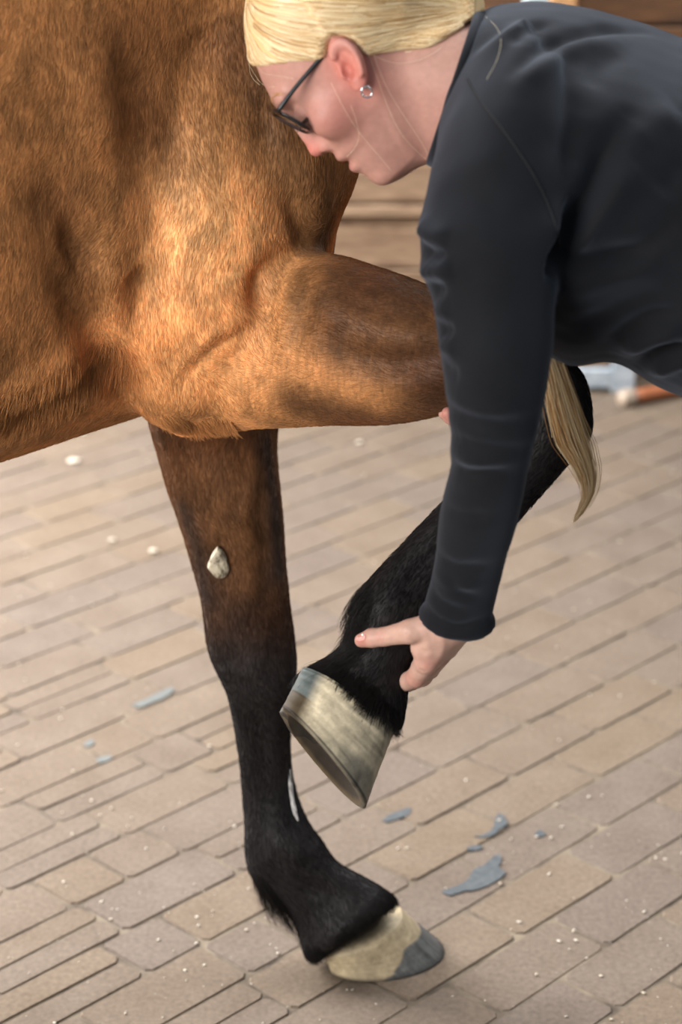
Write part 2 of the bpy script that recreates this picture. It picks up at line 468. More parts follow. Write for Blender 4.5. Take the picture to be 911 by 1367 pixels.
def plank(name, x0, x1, y0, y1, z0, z1, mat, par):
    v, f = box(x0, x1, y0, y1, z0, z1)
    o = new_obj(name, [(p[0]-x0, p[1]-y0, p[2]-z0) for p in v], f, mat, par, smooth=False); o.location = (x0, y0, z0); return o
z = -0.01; zs = [0, .15, .30, .44, .475, .62, .745]
for i in range(len(zs)-1):
    proud = 0.018 if abs(zs[i]-.44) < .01 else rnd.uniform(0, .004)
    xs = [-3.9, rnd.uniform(-1.6, -1.2), rnd.uniform(1.2, 2.0), 3.9]
    for a, b2 in zip(xs, xs[1:]): plank('plank', a+.002, b2-.002, WY-proud, WY+.05, zs[i]+.003, zs[i+1]-.003, M_LOW, wall)
zz = .745
while zz < 2.5:
    xs = [-3.9, rnd.uniform(-1.5, -1.0), rnd.uniform(0.9, 2.0), 3.9]
    for a, b2 in zip(xs, xs[1:]): plank('plank', a+.002, b2-.002, WY-rnd.uniform(0, .004), WY+.05, zz+.003, zz+.185-.003, M_HIGH, wall)
    zz += .185
M_STEEL = noise_mat('galvanised_steel', lin(120, 130, 138), lin(158, 165, 170), scale=30, rough=0.45, bump=0.1)
# gate: post, bottom rail, upright with board infill
gate = empty('stall_gate', (0.6, WY-.08, 0))
def gpart(name, x0, x1, y0, y1, z0, z1, mat):
    v, f = box(x0, x1, y0, y1, z0, z1); return attach(new_obj(name, v, f, mat, None, smooth=False), gate)
pa = P(700, 480, WY-.1)[0]; pb = P(832, 490, WY-.1)[0]
gpart('post', pa-.03, pa+.03, WY-.13, WY-.07, 0, 2.4, M_STEEL)
gpart('bottom_rail', pa+.03, pb-.03, WY-.13, WY-.07, .012, .065, M_STEEL)
gpart('upright', pb-.032, pb+.03, WY-.13, WY-.07, 0, .78, M_STEEL)
gpart('top_rail', pa+.03, pb-.03, WY-.13, WY-.07, .73, .78, M_STEEL)
for k in range(4): gpart('board', pa+.032, pb-.034, WY-.115, WY-.085, .068+k*.165, .068+(k+1)*.165-.004, M_LOW)
plank('plank', pa+.04, pa+.11, WY-.03, WY, .8, 2.4, M_ORANGE, wall)
tag(gate, 'blurred grey steel stall gate standing against the plank wall', 'gate')
# orange bar lying on the floor
a3, b3 = G(846, 530, .02), G(960, 509, .02)
bar = empty('floor_bar', tuple(a3))
attach(new_obj('shaft', *tube([a3, (a3+b3)/2, b3], [.018, .019, .018]), simple('orange_brown', lin(138, 80, 48), 0.5)), bar)
attach(new_obj('end_cap', *tube([a3+(a3-b3)*.14, a3+(a3-b3)*.06, a3], [.021, .024, .022]), simple('off_white', lin(140, 124, 108), 0.6)), bar)['label'] = 'pale end of the bar'
tag(bar, 'orange brown bar with a pale end lying on the floor by the wall', 'bar')
# ------------------------------------------------------------------ horse
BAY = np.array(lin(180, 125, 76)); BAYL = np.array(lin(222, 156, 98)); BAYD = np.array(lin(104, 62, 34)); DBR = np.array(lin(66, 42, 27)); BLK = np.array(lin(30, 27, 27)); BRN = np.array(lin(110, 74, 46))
hz = MB(); keyp = []; keyc = []; keyd = []
def key(rings, cols, flow=None):
    """coat colour along a limb: one colour per station, spread over the rings"""
    cols = np.array(cols); n = len(rings)
    t = np.linspace(0, len(cols)-1, n); i = np.clip(t.astype(int), 0, len(cols)-2); f = (t-i)[:, None]
    cc = cols[i]*(1-f)+cols[i+1]*f
    cen = rings.mean(1); tg = np.gradient(cen, axis=0)
    for r, c_, g_ in zip(rings, cc, tg):
        g_ = nrm(g_ + 1e-9) if flow is None else nrm(np.asarray(flow, float))
        for p in r[::3]: keyp.append(p); keyc.append(c_); keyd.append(g_)
def limb(st, cols, sub=5, k=28, p=2.2):
    rg = sweep_px(st, sub, k, p); hz.add(*loft(rg)); key(rg, cols); return rg
AX = np.array([math.cos(math.radians(18)), math.sin(math.radians(18)), 0]); LT = np.array([AX[1], -AX[0], 0]); G0 = np.array([-.20, 2.49, 0])
def trunk_row(s, zt, zb, hw, lat=0):
    c = G0+AX*s+LT*lat+np.array([0, 0, (zt+zb)/2]); return [*c, 0, 0, (zt-zb)/2, *(LT*hw)]
tr = sweep_w([trunk_row(*r) for r in ((.185, 1.28, 1.02, .05), (.17, 1.36, .97, .11), (.12, 1.52, .91, .16), (.06, 1.64, .87, .19), (0, 1.68, .855, .205), (-.13, 1.66, .83, .245), (-.33, 1.60, .795, .30),
      (-.6, 1.56, .78, .335), (-.9, 1.57, .82, .335), (-1.15, 1.62, .90, .30), (-1.4, 1.60, 1.0, .26), (-1.56, 1.45, 1.1, .16))], 4, 40, 2.3)
hz.add(*loft(tr)); key(tr, flow=(-.55, -.15, -1), cols=[DBR, DBR, BAYD, BAY, BAY, BAY, BAY, BAY, BAY, BAY, BAY, BAYD])
# neck and head (above the picture)
def nk(s, z, r1, r2, tilt, lat=0):
    c = G0+AX*s+np.array([0, 0, z])+LT*lat; t = math.radians(tilt); e1 = AX*math.sin(t)*-r1+np.array([0, 0, math.cos(t)*r1]); return [*c, *e1, *(LT*r2)]
nr = sweep_w([nk(-.06, 1.38, .28, .12, 20), nk(.15, 1.60, .25, .11, 40), nk(.38, 1.82, .19, .085, 48), nk(.60, 2.02, .15, .075, 50), nk(.72, 2.12, .12, .08, 30)], 4, 32)
hz.add(*loft(nr)); key(nr, [BAY]*5)
hr = sweep_w([nk(.66, 2.14, .10, .08, -20), nk(.78, 2.05, .135, .085, -50), nk(.92, 1.92, .105, .065, -50), nk(1.06, 1.79, .07, .05, -50), nk(1.15, 1.71, .065, .05, -50), nk(1.19, 1.67, .03, .03, -50)], 4, 28)
hz.add(*loft(hr)); key(hr, [BAY, BAY, BAYD, DBR, BLK, BLK])
for sg in (-1, 1):
    e0 = G0+AX*.68+np.array([0, 0, 2.21])+LT*.055*sg
    hz.add(*tube([e0, e0+np.array([.02, 0, .07])+LT*.01*sg, e0+np.array([.03, 0, .15])], [.026, .024, .004]))
# hind legs (outside the frame)
for sg in (-1, 1):
    c0 = G0+AX*-1.28+LT*.15*sg
    hl = sweep_w([[*(c0+AX*a+np.array([0, 0, zz_])), *(AX*r1), *(LT*r2)] for a, zz_, r1, r2 in ((0, 1.35, .24, .12), (.04, 1.05, .22, .11), (-.02, .85, .14, .085), (-.15, .66, .085, .055), (-.22, .54, .075, .045), (-.19, .42, .05, .035), (-.17, .25, .04, .033), (-.15, .17, .05, .042), (-.10, .09, .042, .04), (-.06, .02, .065, .055))], 4, 20)
    hz.add(*loft(hl)); key(hl, [BAY, BAY, BAY, BRN, DBR, BLK, BLK, BLK, BLK, BLK])

# near shoulder and upper arm
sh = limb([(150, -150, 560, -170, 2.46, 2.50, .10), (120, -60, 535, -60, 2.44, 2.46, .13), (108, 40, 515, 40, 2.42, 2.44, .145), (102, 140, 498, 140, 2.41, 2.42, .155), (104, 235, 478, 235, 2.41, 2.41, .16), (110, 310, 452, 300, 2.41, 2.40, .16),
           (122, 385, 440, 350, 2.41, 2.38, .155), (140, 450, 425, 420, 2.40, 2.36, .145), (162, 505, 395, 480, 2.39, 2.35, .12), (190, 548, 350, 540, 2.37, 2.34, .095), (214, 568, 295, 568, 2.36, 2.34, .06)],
          [BAY, BAY, BAY, BAY, BAY, BAYL, BAYL, BAYL, BAYL, BAY, BAY])  # BAYL stations: paler shoulder coat, raised to carry part of the highlight
# near forearm, held out level
fa = limb([(300, 375, 235, 578, 2.36, 2.36, .07), (355, 352, 315, 568, 2.33, 2.33, .085), (405, 340, 385, 565, 2.30, 2.30, .09), (450, 343, 445, 562, 2.275, 2.275, .088), (500, 358, 510, 562, 2.25, 2.25, .082), (550, 375, 560, 556, 2.23, 2.23, .074),
           (590, 392, 600, 547, 2.215, 2.215, .066), (640, 416, 645, 548, 2.20, 2.20, .058), (690, 440, 690, 552, 2.18, 2.18, .052), (735, 462, 722, 562, 2.16, 2.16, .050), (772, 492, 738, 585, 2.15, 2.15, .046), (788, 525, 735, 590, 2.14, 2.14, .040)],
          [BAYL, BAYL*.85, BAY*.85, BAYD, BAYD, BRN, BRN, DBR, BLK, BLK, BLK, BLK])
# near cannon, fetlock, pastern
cn = limb([(700, 500, 786, 512, 2.155, 2.155, .036), (694, 540, 791, 552, 2.145, 2.145, .042), (686, 575, 788, 586, 2.14, 2.14, .045), (664, 600, 757, 622, 2.13, 2.13, .040), (638, 622, 724, 660, 2.115, 2.115, .034), (605, 655, 688, 702, 2.10, 2.10, .030),
           (572, 688, 655, 742, 2.085, 2.085, .029), (540, 722, 622, 782, 2.07, 2.07, .029), (508, 756, 600, 815, 2.055, 2.055, .032), (484, 786, 582, 845, 2.045, 2.045, .036), (474, 818, 562, 866, 2.04, 2.04, .037), (466, 848, 549, 880, 2.035, 2.035, .035), (446, 872, 546, 902, 2.03, 2.03, .035), (420, 888, 544, 930, 2.025, 2.025, .042), (402, 902, 538, 966, 2.02, 2.02, .055), (406, 911, 534, 977, 2.02, 2.02, .055)],
          [BLK]*16)
# far leg, standing
sl = limb([(205, 440, 400, 440, 2.62, 2.60, .10), (196, 500, 390, 500, 2.61, 2.59, .095), (200, 560, 372, 560, 2.60, 2.58, .088), (212, 605, 369, 605, 2.59, 2.57, .08), (224, 650, 373, 650, 2.58, 2.56, .072), (241, 700, 378, 700, 2.57, 2.55, .062), (255, 750, 382, 750, 2.56, 2.55, .056), (268, 800, 387, 800, 2.55, 2.545, .052),
           (273, 840, 393, 843, 2.545, 2.54, .052), (278, 872, 397, 880, 2.54, 2.54, .052), (291, 902, 396, 908, 2.54, 2.54, .05), (303, 928, 393, 935, 2.54, 2.54, .045), (311, 965, 390, 965, 2.54, 2.54, .039), (318, 1010, 389, 1005, 2.54, 2.54, .034), (323, 1060, 395, 1050, 2.54, 2.54, .033),
           (326, 1100, 411, 1094, 2.535, 2.53, .036), (327, 1138, 432, 1124, 2.53, 2.52, .041), (334, 1168, 450, 1150, 2.525, 2.515, .043), (356, 1198, 482, 1168, 2.52, 2.51, .041), (385, 1222, 510, 1184, 2.515, 2.505, .043), (400, 1246, 523, 1195, 2.51, 2.50, .050), (406, 1268, 527, 1200, 2.505, 2.495, .056), (418, 1286, 528, 1206, 2.50, 2.49, .055)],
          [BRN, BRN, BRN, BRN, BRN, BRN, BRN*.85, DBR, DBR*.8, BLK*1.9, BLK*1.5, BLK*1.2]+[BLK]*11, sub=4)
hco, hq = remesh(hz, 0.0065)
hco = smooth(hco, hq, 6, 0.5)
# colour at every vertex from the nearest limb stations
def near_colors(co, kp, kc, edges_q, it=40):
    from mathutils.kdtree import KDTree
    kd = KDTree(len(kp))
    for i, p in enumerate(kp): kd.insert(Vector(p), i)
    kd.balance(); ids = np.array([kd.find(Vector(p))[1] for p in co]); c_ = np.array(kc)[ids]
    return smooth(c_, edges_q, it, 0.6), smooth(np.array(keyd)[ids], edges_q, it, 0.6)
hcol, hflow = near_colors(hco, keyp, keyc, hq)
bv = bvh_of(hco, hq); nv = vnormals(hco, hq)
FE = [
    # veins on the shoulder and arm
    ([(145, 372), (170, 358), (192, 345), (215, 334)], .004, .0055),
    ([(232, 50), (255, 38), (278, 27), (300, 20), (330, 18)], .0035, .006),
    ([(272, 388), (283, 372), (300, 364), (322, 362), (340, 372), (350, 385)], -.0035, .006), ([(276, 400), (285, 380), (302, 371), (322, 370), (338, 380)], .0025, .008),
    ([(225, 515), (245, 488), (262, 470), (290, 446), (315, 432), (342, 412)], .0045, .006), ([(228, 528), (250, 500), (270, 478), (296, 457), (322, 442)], -.004, .008),
    ([(250, 200), (270, 205), (285, 190), (290, 205)], .002, .006), ([(340, 235), (365, 240), (380, 222)], .003, .008), ([(350, 130), (356, 170), (350, 200)], -.006, .014), ([(215, 150), (228, 172), (222, 190)], -.002, .007),
    # muscle grooves
    ([(60, 240), (78, 300), (98, 350), (112, 400), (128, 440), (150, 490), (178, 532)], -.022, .028), ([(150, 330), (142, 380), (152, 430), (172, 480)], .012, .022),
    ([(160, 60), (170, 120), (182, 180), (200, 240), (205, 290)], -.012, .03), ([(120, 60), (140, 140), (152, 200)], .008, .03),
    ([(352, 500), (355, 430), (352, 380), (370, 350), (395, 338)], -.009, .016), ([(355, 352), (340, 385), (345, 420)], -.010, .010),
    ([(455, 470), (500, 482), (550, 484), (600, 470)], -.008, .014), ([(430, 505), (480, 520), (540, 520), (590, 512)], .004, .020), ([(440, 400), (480, 430), (540, 440), (590, 430)], .004, .022), ([(478, 405), (520, 418), (570, 425), (600, 430)], -.004, .012),
    ([(395, 380), (400, 420), (390, 460), (370, 490)], -.005, .014), ([(410, 365), (440, 395), (445, 440)], .006, .018),
    ([(280, 110), (330, 150), (372, 240), (395, 310)], -.010, .03), ([(400, 210), (425, 260), (432, 310)], .008, .022), ([(395, 250), (402, 300), (412, 330)], -.008, .014),
    ([(200, 550), (235, 574), (280, 578), (330, 570)], .005, .012), ([(20, 560), (60, 535), (110, 505), (150, 492)], -.012, .016), ([(0, 520), (60, 500), (110, 465)], .010, .022), ([(70, 280), (80, 330), (105, 380), (118, 430)], .010, .014),
    # standing leg: vein, tendons, chestnut hollow
    ([(335, 575), (338, 620), (334, 660), (322, 700)], .004, .007), ([(262, 600), (268, 630), (285, 650)], .003, .006), ([(268, 752), (282, 735), (296, 718)], -.004, .008), ([(345, 640), (352, 720), (356, 800)], -.006, .012),
    ([(345, 960), (350, 1010), (352, 1060), (360, 1100)], -.005, .008), ([(330, 880), (345, 905), (350, 940)], .005, .016), ([(296, 900), (312, 890)], .004, .01),
    ([(395, 1185), (430, 1190), (455, 1210)], -.004, .012), ([(365, 1120), (390, 1135), (400, 1155)], .005, .018),
    # lifted leg: tendons, fetlock, heel bulbs
    ([(520, 800), (560, 760), (590, 730)], -.004, .008), ([(500, 830), (520, 800), (545, 790)], .004, .014), ([(415, 890), (440, 905), (470, 930), (500, 965)], -.003, .006),
]
hco = relief(hco, nv, bv, FE)
hco = smooth(hco, hq, 2, 0.4)
nv = vnormals(hco, hq)
# brindle-soft darker patches on the forearm and behind the shoulder; breast shade painted in
bv = bvh_of(hco, hq)
def patch(pts, col, wd, amt):
    global hcol
    pp = catmull(pts, 8); hp = [hit(bv, *p) for p in pp]; hp = np.array([h for h in hp if h is not None])
    lo, hi = hp.min(0)-3*wd, hp.max(0)+3*wd; idx = np.where(((hco > lo) & (hco < hi)).all(1))[0]
    d = np.min(np.linalg.norm(hco[idx][:, None]-hp[None], axis=2), axis=1)
    wv = (amt*np.exp(-(d/wd)**2))[:, None]; hcol[idx] = hcol[idx]*(1-wv)+col*wv
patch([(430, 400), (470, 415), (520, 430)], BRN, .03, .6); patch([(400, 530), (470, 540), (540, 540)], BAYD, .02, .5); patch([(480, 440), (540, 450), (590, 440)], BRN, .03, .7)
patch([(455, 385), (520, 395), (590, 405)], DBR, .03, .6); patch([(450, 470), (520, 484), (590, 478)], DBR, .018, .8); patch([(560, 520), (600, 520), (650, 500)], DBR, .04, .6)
patch([(395, 370), (405, 420), (390, 460)], DBR, .016, .5); patch([(160, 70), (185, 140), (210, 170)], BAYD, .04, .5); patch([(330, 60), (365, 160), (400, 250), (430, 320)], DBR, .05, .75)  # last patch paints the shade under the head onto the breast
patch([(235, 270), (260, 320), (300, 300)], np.array(lin(250, 188, 124)), .065, .75); patch([(330, 250), (360, 290), (360, 330)], BAYL, .03, .4)  # first patch: bleached coat, lightened further to paint in the shoulder highlight
patch([(185, 150), (205, 190), (230, 225)], BAYD, .035, .6); patch([(170, 20), (220, 40), (300, 60)], BAYD, .04, .4); patch([(455, 520), (520, 525), (590, 520)], DBR, .045, .65); patch([(390, 540), (470, 540), (560, 530)], DBR, .028, .75); patch([(420, 500), (480, 500), (560, 500)], BAYD, .02, .5)  # forearm patches: coat mottling plus underside shading painted into the colour
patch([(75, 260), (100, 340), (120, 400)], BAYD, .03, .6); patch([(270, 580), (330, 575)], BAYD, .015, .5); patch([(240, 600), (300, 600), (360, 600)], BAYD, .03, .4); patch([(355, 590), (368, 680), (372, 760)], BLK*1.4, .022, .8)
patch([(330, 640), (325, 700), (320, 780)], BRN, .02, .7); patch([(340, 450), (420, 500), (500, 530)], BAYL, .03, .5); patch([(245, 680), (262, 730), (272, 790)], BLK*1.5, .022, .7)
n3 = np.array([noise.noise((p[0]*130, p[1]*110, p[2]*70)) for p in hco]); n1 = np.array([noise.noise((p[0]*14, p[1]*14, p[2]*14)) for p in hco]); n2 = np.array([noise.noise((p[0]*45, p[1]*45, p[2]*22)) for p in hco])
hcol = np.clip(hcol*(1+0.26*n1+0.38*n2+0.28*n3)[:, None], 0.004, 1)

def coat_material():
    m, nt, b = mat_nodes('bay_coat')
    at = N(nt, 'ShaderNodeAttribute', attribute_name='tone')
    tc = N(nt, 'ShaderNodeTexCoord'); mp = N(nt, 'ShaderNodeMapping'); mp.inputs['Scale'].default_value = (1, 1, .22); mp.inputs['Rotation'].default_value = (0, .25, 0)
    L(nt, tc.outputs['Object'], mp.inputs['Vector'])
    nz = N(nt, 'ShaderNodeTexNoise', Scale=260.0, Detail=4.0, Roughness=0.65); L(nt, mp.outputs[0], nz.inputs['Vector'])
    mr = N(nt, 'ShaderNodeMapRange'); mr.inputs[1].default_value = .3; mr.inputs[2].default_value = .7; mr.inputs[3].default_value = .6; mr.inputs[4].default_value = 1.35
    L(nt, nz.outputs['Fac'], mr.inputs[0])
    vm = N(nt, 'ShaderNodeVectorMath', operation='SCALE'); L(nt, at.outputs['Color'], vm.inputs[0]); L(nt, mr.outputs[0], vm.inputs['Scale'])
    L(nt, vm.outputs[0], b.inputs['Base Color']); b.inputs['Roughness'].default_value = .55; b.inputs['Specular IOR Level'].default_value = .2
    b.inputs['Sheen Weight'].default_value = .04; b.inputs['Sheen Roughness'].default_value = .4
    bp = N(nt, 'ShaderNodeBump', Strength=.5, Distance=.0015); L(nt, nz.outputs['Fac'], bp.inputs['Height']); L(nt, bp.outputs[0], b.inputs['Normal'])
    return m
M_COAT = coat_material()
horse = empty('horse', tuple(G0))
tag(horse, 'bay horse with black legs standing on one foreleg, the other held up', 'horse')
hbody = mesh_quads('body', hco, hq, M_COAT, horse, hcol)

# ---------------------------------------------------------------- hooves
def hoof_material():
    m, nt, b = mat_nodes('hoof_horn')
    at = N(nt, 'ShaderNodeAttribute', attribute_name='tone')
    tc = N(nt, 'ShaderNodeTexCoord')
    nz = N(nt, 'ShaderNodeTexNoise', Scale=70.0, Detail=8.0, Roughness=0.7); L(nt, tc.outputs['Object'], nz.inputs['Vector'])
    mr = N(nt, 'ShaderNodeMapRange'); mr.inputs[1].default_value = .3; mr.inputs[2].default_value = .7; mr.inputs[3].default_value = .62; mr.inputs[4].default_value = 1.28
    L(nt, nz.outputs['Fac'], mr.inputs[0])
    vm = N(nt, 'ShaderNodeVectorMath', operation='SCALE'); L(nt, at.outputs['Color'], vm.inputs[0]); L(nt, mr.outputs[0], vm.inputs['Scale'])
    L(nt, vm.outputs[0], b.inputs['Base Color']); b.inputs['Roughness'].default_value = .55; b.inputs['Specular IOR Level'].default_value = .3
    bp = N(nt, 'ShaderNodeBump', Strength=.3, Distance=.0012); L(nt, nz.outputs['Fac'], bp.inputs['Height']); L(nt, bp.outputs[0], b.inputs['Normal'])
    return m
M_HOOF = hoof_material()
def make_hoof(name, O, T, U, LA, size, wid, h_toe, h_heel, back_toe, back_heel, lay, seed):
    """O: middle of the ground surface; T toe, U up, LA sideways unit vectors. lay: colour rule"""
    K = 160; levels = 56
    th = np.arange(K)/K*2*math.pi
    ct, stn = np.cos(th), np.sin(th)
    # ground outline: round toe, straighter quarters, cut at heels
    gx = np.where(ct > 0, ct*size*.5, np.sign(ct)*np.abs(ct)**.8*size*.5); gy = np.sign(stn)*np.abs(stn)**.85*wid*.5*(1-.10*np.clip(-ct, 0, 1))
    f = (ct+1)/2
    hgt = h_heel+(h_toe-h_heel)*f; bk = back_heel+(back_toe-back_heel)*f
    cols = []; V = []
    rs = random.Random(seed)
    for i in range(levels):
        s = i/(levels-1)
        x = gx - bk*s*1.0; y = gy*(1-.22*s); zz_ = hgt*s
        bul = .0006*noise.noise((s*13, seed*3.1, .5))*min(1, s*6) + (.003*(1-s)**3 if i > 0 else -.001)
        nx, ny = ct, stn
        x = x+nx*bul; y = y+ny*bul
        # heel cleft
        cle = np.clip(-ct-.82, 0, 1)*.05*(1-.4*s); x = x+cle*(np.abs(stn) < .55)*np.exp(-(stn/.18)**2)*3
        if s > .96: x = x*.985; y = y*.985
        for k in range(K):
            V.append(O+T*x[k]+LA*y[k]+U*zz_[k])
            cols.append(lay(s, f[k], k/K, V[-1]))
    F = []
    for i in range(levels-1):
        for k in range(K):
            a = i*K+k; b2 = i*K+(k+1) % K; F.append((a, b2, b2+K, a+K))
    n0 = len(V)
    # sole: rim, white line, concave sole with frog
    prev = list(range(K))
    rim = np.array(V[:K]); cen = O-T*size*.06
    for q, (sc, dep) in enumerate(((.93, 0), (.84, .004), (.6, .011), (.3, .012))):
        ring_ = []
        for k in range(K):
            p = cen+(rim[k]-cen)*sc+U*dep
            d = p-O; tx = d@T; ly = d@LA
            fr = np.exp(-(ly/(.010+.012*np.clip(-tx/size+.3, 0, 1)))**2)*np.clip(.25-tx/size, 0, .6)*.022
            p = p-U*fr*(q > 0); ring_.append(len(V)); V.append(p)
            dk = [np.array(lin(84, 70, 50)), np.array(lin(40, 33, 25)), np.array(lin(36, 31, 26)), np.array(lin(33, 30, 26))][q]; cols.append(dk*(1+.3*noise.noise(tuple(p*80))))
        for k in range(K): F.append((prev[(k+1) % K], prev[k], ring_[k], ring_[(k+1) % K]))
        prev = ring_
    V.append(cen+U*.012); cols.append(np.array(lin(60, 56, 50)))
    for k in range(K): F.append((prev[(k+1) % K], prev[k], len(V)-1))
    # closed top
    V.append(np.array(V[(levels-1)*K:levels*K]).mean(0)); cols.append(BLK)
    for k in range(K): F.append(((levels-1)*K+k, (levels-1)*K+(k+1) % K, len(V)-1))
    me = bpy.data.meshes.new(name); me.from_pydata([tuple(v) for v in V], [], F); me.update()
    me.polygons.foreach_set('use_smooth', np.ones(len(me.polygons), bool))
    a = me.color_attributes.new('tone', 'FLOAT_COLOR', 'POINT'); a.data.foreach_set('color', np.column_stack([np.clip(cols, 0.003, 1), np.ones(len(V))]).astype(np.float32).ravel())
    me.materials.append(M_HOOF)
    o = bpy.data.objects.new(name, me); COL.objects.link(o); attach(o, horse); return o
SANDH, PALE, GREY, DARK = [np.array(lin(*c)) for c in ((162, 146, 118), (198, 184, 156), (104, 104, 102), (60, 56, 52))]
def nz3(p, s, o=0): return noise.noise((p[0]*s+o, p[1]*s, p[2]*s))
def lay_lift(s, f, k, p):
    st = nz3(p, 26, 3)+.5*noise.noise((k*40, s*2, 1))
    c = PALE*(1+.16*noise.noise((k*1.5+3, s*17+2*noise.noise((k*4, 5, 1)), 6))+.07*noise.noise((k*2, s*24+1.6*noise.noise((k*6, s*2, 7)), 2))+.07*noise.noise((k*44, s*2, 2))+.24*noise.noise((k*8, s*2.5, 8))+.16*noise.noise((k*17, s*7, 3)))
    band = max(0, min(1, (.42-s+.10*st)/.10))*max(0, min(1, (f-.55)/.2))     # grey wash at the toe half of the wall
    c = c*(1-.55*band)+GREY*.7*.55*band
    blot_ = max(0, min(1, (st-.15)*2.2))*max(0, min(1, (f-.6)/.2)); c = c*(1-.5*blot_)+DARK*.5*blot_
    if f < .30:
        t = min(1, (.30-f)/.12); c = c*(1-t)+(np.array(lin(92, 100, 98)) if s > .45 else np.array(lin(74, 62, 44)))*t
    dk_ = max(0, min(1, (noise.noise((k*5, s*13, 11))-.12)*3))*max(0, min(1, (f-.35)/.3)); c = c*(1-.45*dk_)+DARK*.45*dk_
    if s < .07: c = c*.35
    return c
def lay_stand(s, f, k, p):
    st = nz3(p, 30, 9); e = .60*max(0, min(1, (f-.40)/.34))+.06*st*(f > .5)
    t = max(0, min(1, (e-s)/.04)); c = SANDH*(1+.16*st+.08*noise.noise((k*40, s*3, 2)))
    g = GREY*(1+.7*noise.noise((k*90, s*1.5, 9))+.5*noise.noise((k*48, s*2, 4)))*.62
    c = c*(1-t)+g*t
    if s < .14: u = min(1, (.14-s)/.10); c = c*(1-.7*u)+DARK*.35*.7*u
    return c
# lifted hoof
heelp, toep = P(374, 947, 2.005), P(485, 1078, 1.955)
Tl = nrm(toep-heelp); vw = nrm((heelp+toep)/2-CAM); LAl = -vw-Tl*np.dot(-vw, Tl); LAl = nrm(LAl)
# the sole is turned a little towards the viewer
Ul = nrm(np.cross(LAl, Tl)); Ul = Ul if np.dot(Ul, UPV) > 0 else -Ul
tw = math.radians(8); LA2 = nrm(LAl*math.cos(tw)+Ul*math.sin(tw)); U2 = nrm(Ul*math.cos(tw)-LAl*math.sin(tw))
Lsz = np.linalg.norm(toep-heelp)
hoofL = make_hoof('hoof', (heelp+toep)/2, Tl, U2, LA2, Lsz, .128, .080, .046, .040, .022, lay_lift, 3)
hoofL['label'] = 'pale streaked hoof of the lifted leg'
# standing hoof
he, to = G(437, 1288), G(586, 1262)
Ts = nrm(to-he); Us = np.array([0, 0, 1.0]); LAs = np.cross(Us, Ts)
if LAs[1] > 0: LAs = -LAs
hoofS = make_hoof('hoof', (he+to)/2+np.array([0, 0, .001]), Ts, Us, LAs, np.linalg.norm(to-he)*1.03, .128, .072, .03, .062, .012, lay_stand, 5)
hoofS['label'] = 'sand-coloured hoof with a dark toe on the paving'
# chestnut on the standing leg
hp = hit(bvh_of(hco, hq), 291, 752); tn = nrm(CAM-hp)
M_CHEST = noise_mat('chestnut', lin(96, 84, 66), lin(196, 184, 160), scale=130, stretch=(1, 1, .6), rough=.7, bump=.8, dist=.004, lo=.38, hi=.55)
cv = []
out = [(291, 729), (300, 737), (304, 750), (306, 762), (300, 771), (290, 772), (282, 764), (277, 756), (281, 744), (286, 735)]
cb = MB(); cc_ = np.array([P(x, y, hp[1]-.004) for x, y in catmull(out+[out[0]], 3)[:-1]]); c0 = cc_.mean(0)
lev = [(1, .004), (1.0, -.002), (.9, -.006), (.6, -.008), (.3, -.0085)]
rr = np.array([[c0+(p-c0)*s_-tn*d_+tn*.0012*noise.noise(tuple(p*300+d_*900)) for p in cc_] for s_, d_ in lev])
v, f = loft(rr); chn = attach(new_obj('chestnut', v, f, M_CHEST), horse); chn['label'] = 'pale horny chestnut on the inner foreleg'
# white scar on the cannon
bvf = bvh_of(hco, hq)
def skin_strip(pts, wds, mat, name, lift=.0012):
    rows = catmull([(*p, w_) for p, w_ in zip(pts, wds)], 5); a = []; b_ = []
    for x, y, w_ in rows:
        l_, r_ = hit(bvf, x-w_, y), hit(bvf, x+w_, y)
        if l_ is None or r_ is None: continue
        n_ = nrm(CAM-l_); a.append((l_+n_*lift, r_+n_*lift, r_-n_*lift, l_-n_*lift))
    v, f = loft(np.array(a)); return attach(new_obj(name, v, f, mat), horse)
sc = skin_strip([(388, 1026), (388, 1045), (390, 1065), (394, 1084), (398, 1096)], [.8, 2.6, 2.4, 2.8, .8], simple('white_hair', lin(205, 200, 195), .7), 'white_mark')
sc['label'] = 'narrow white mark on the black cannon'

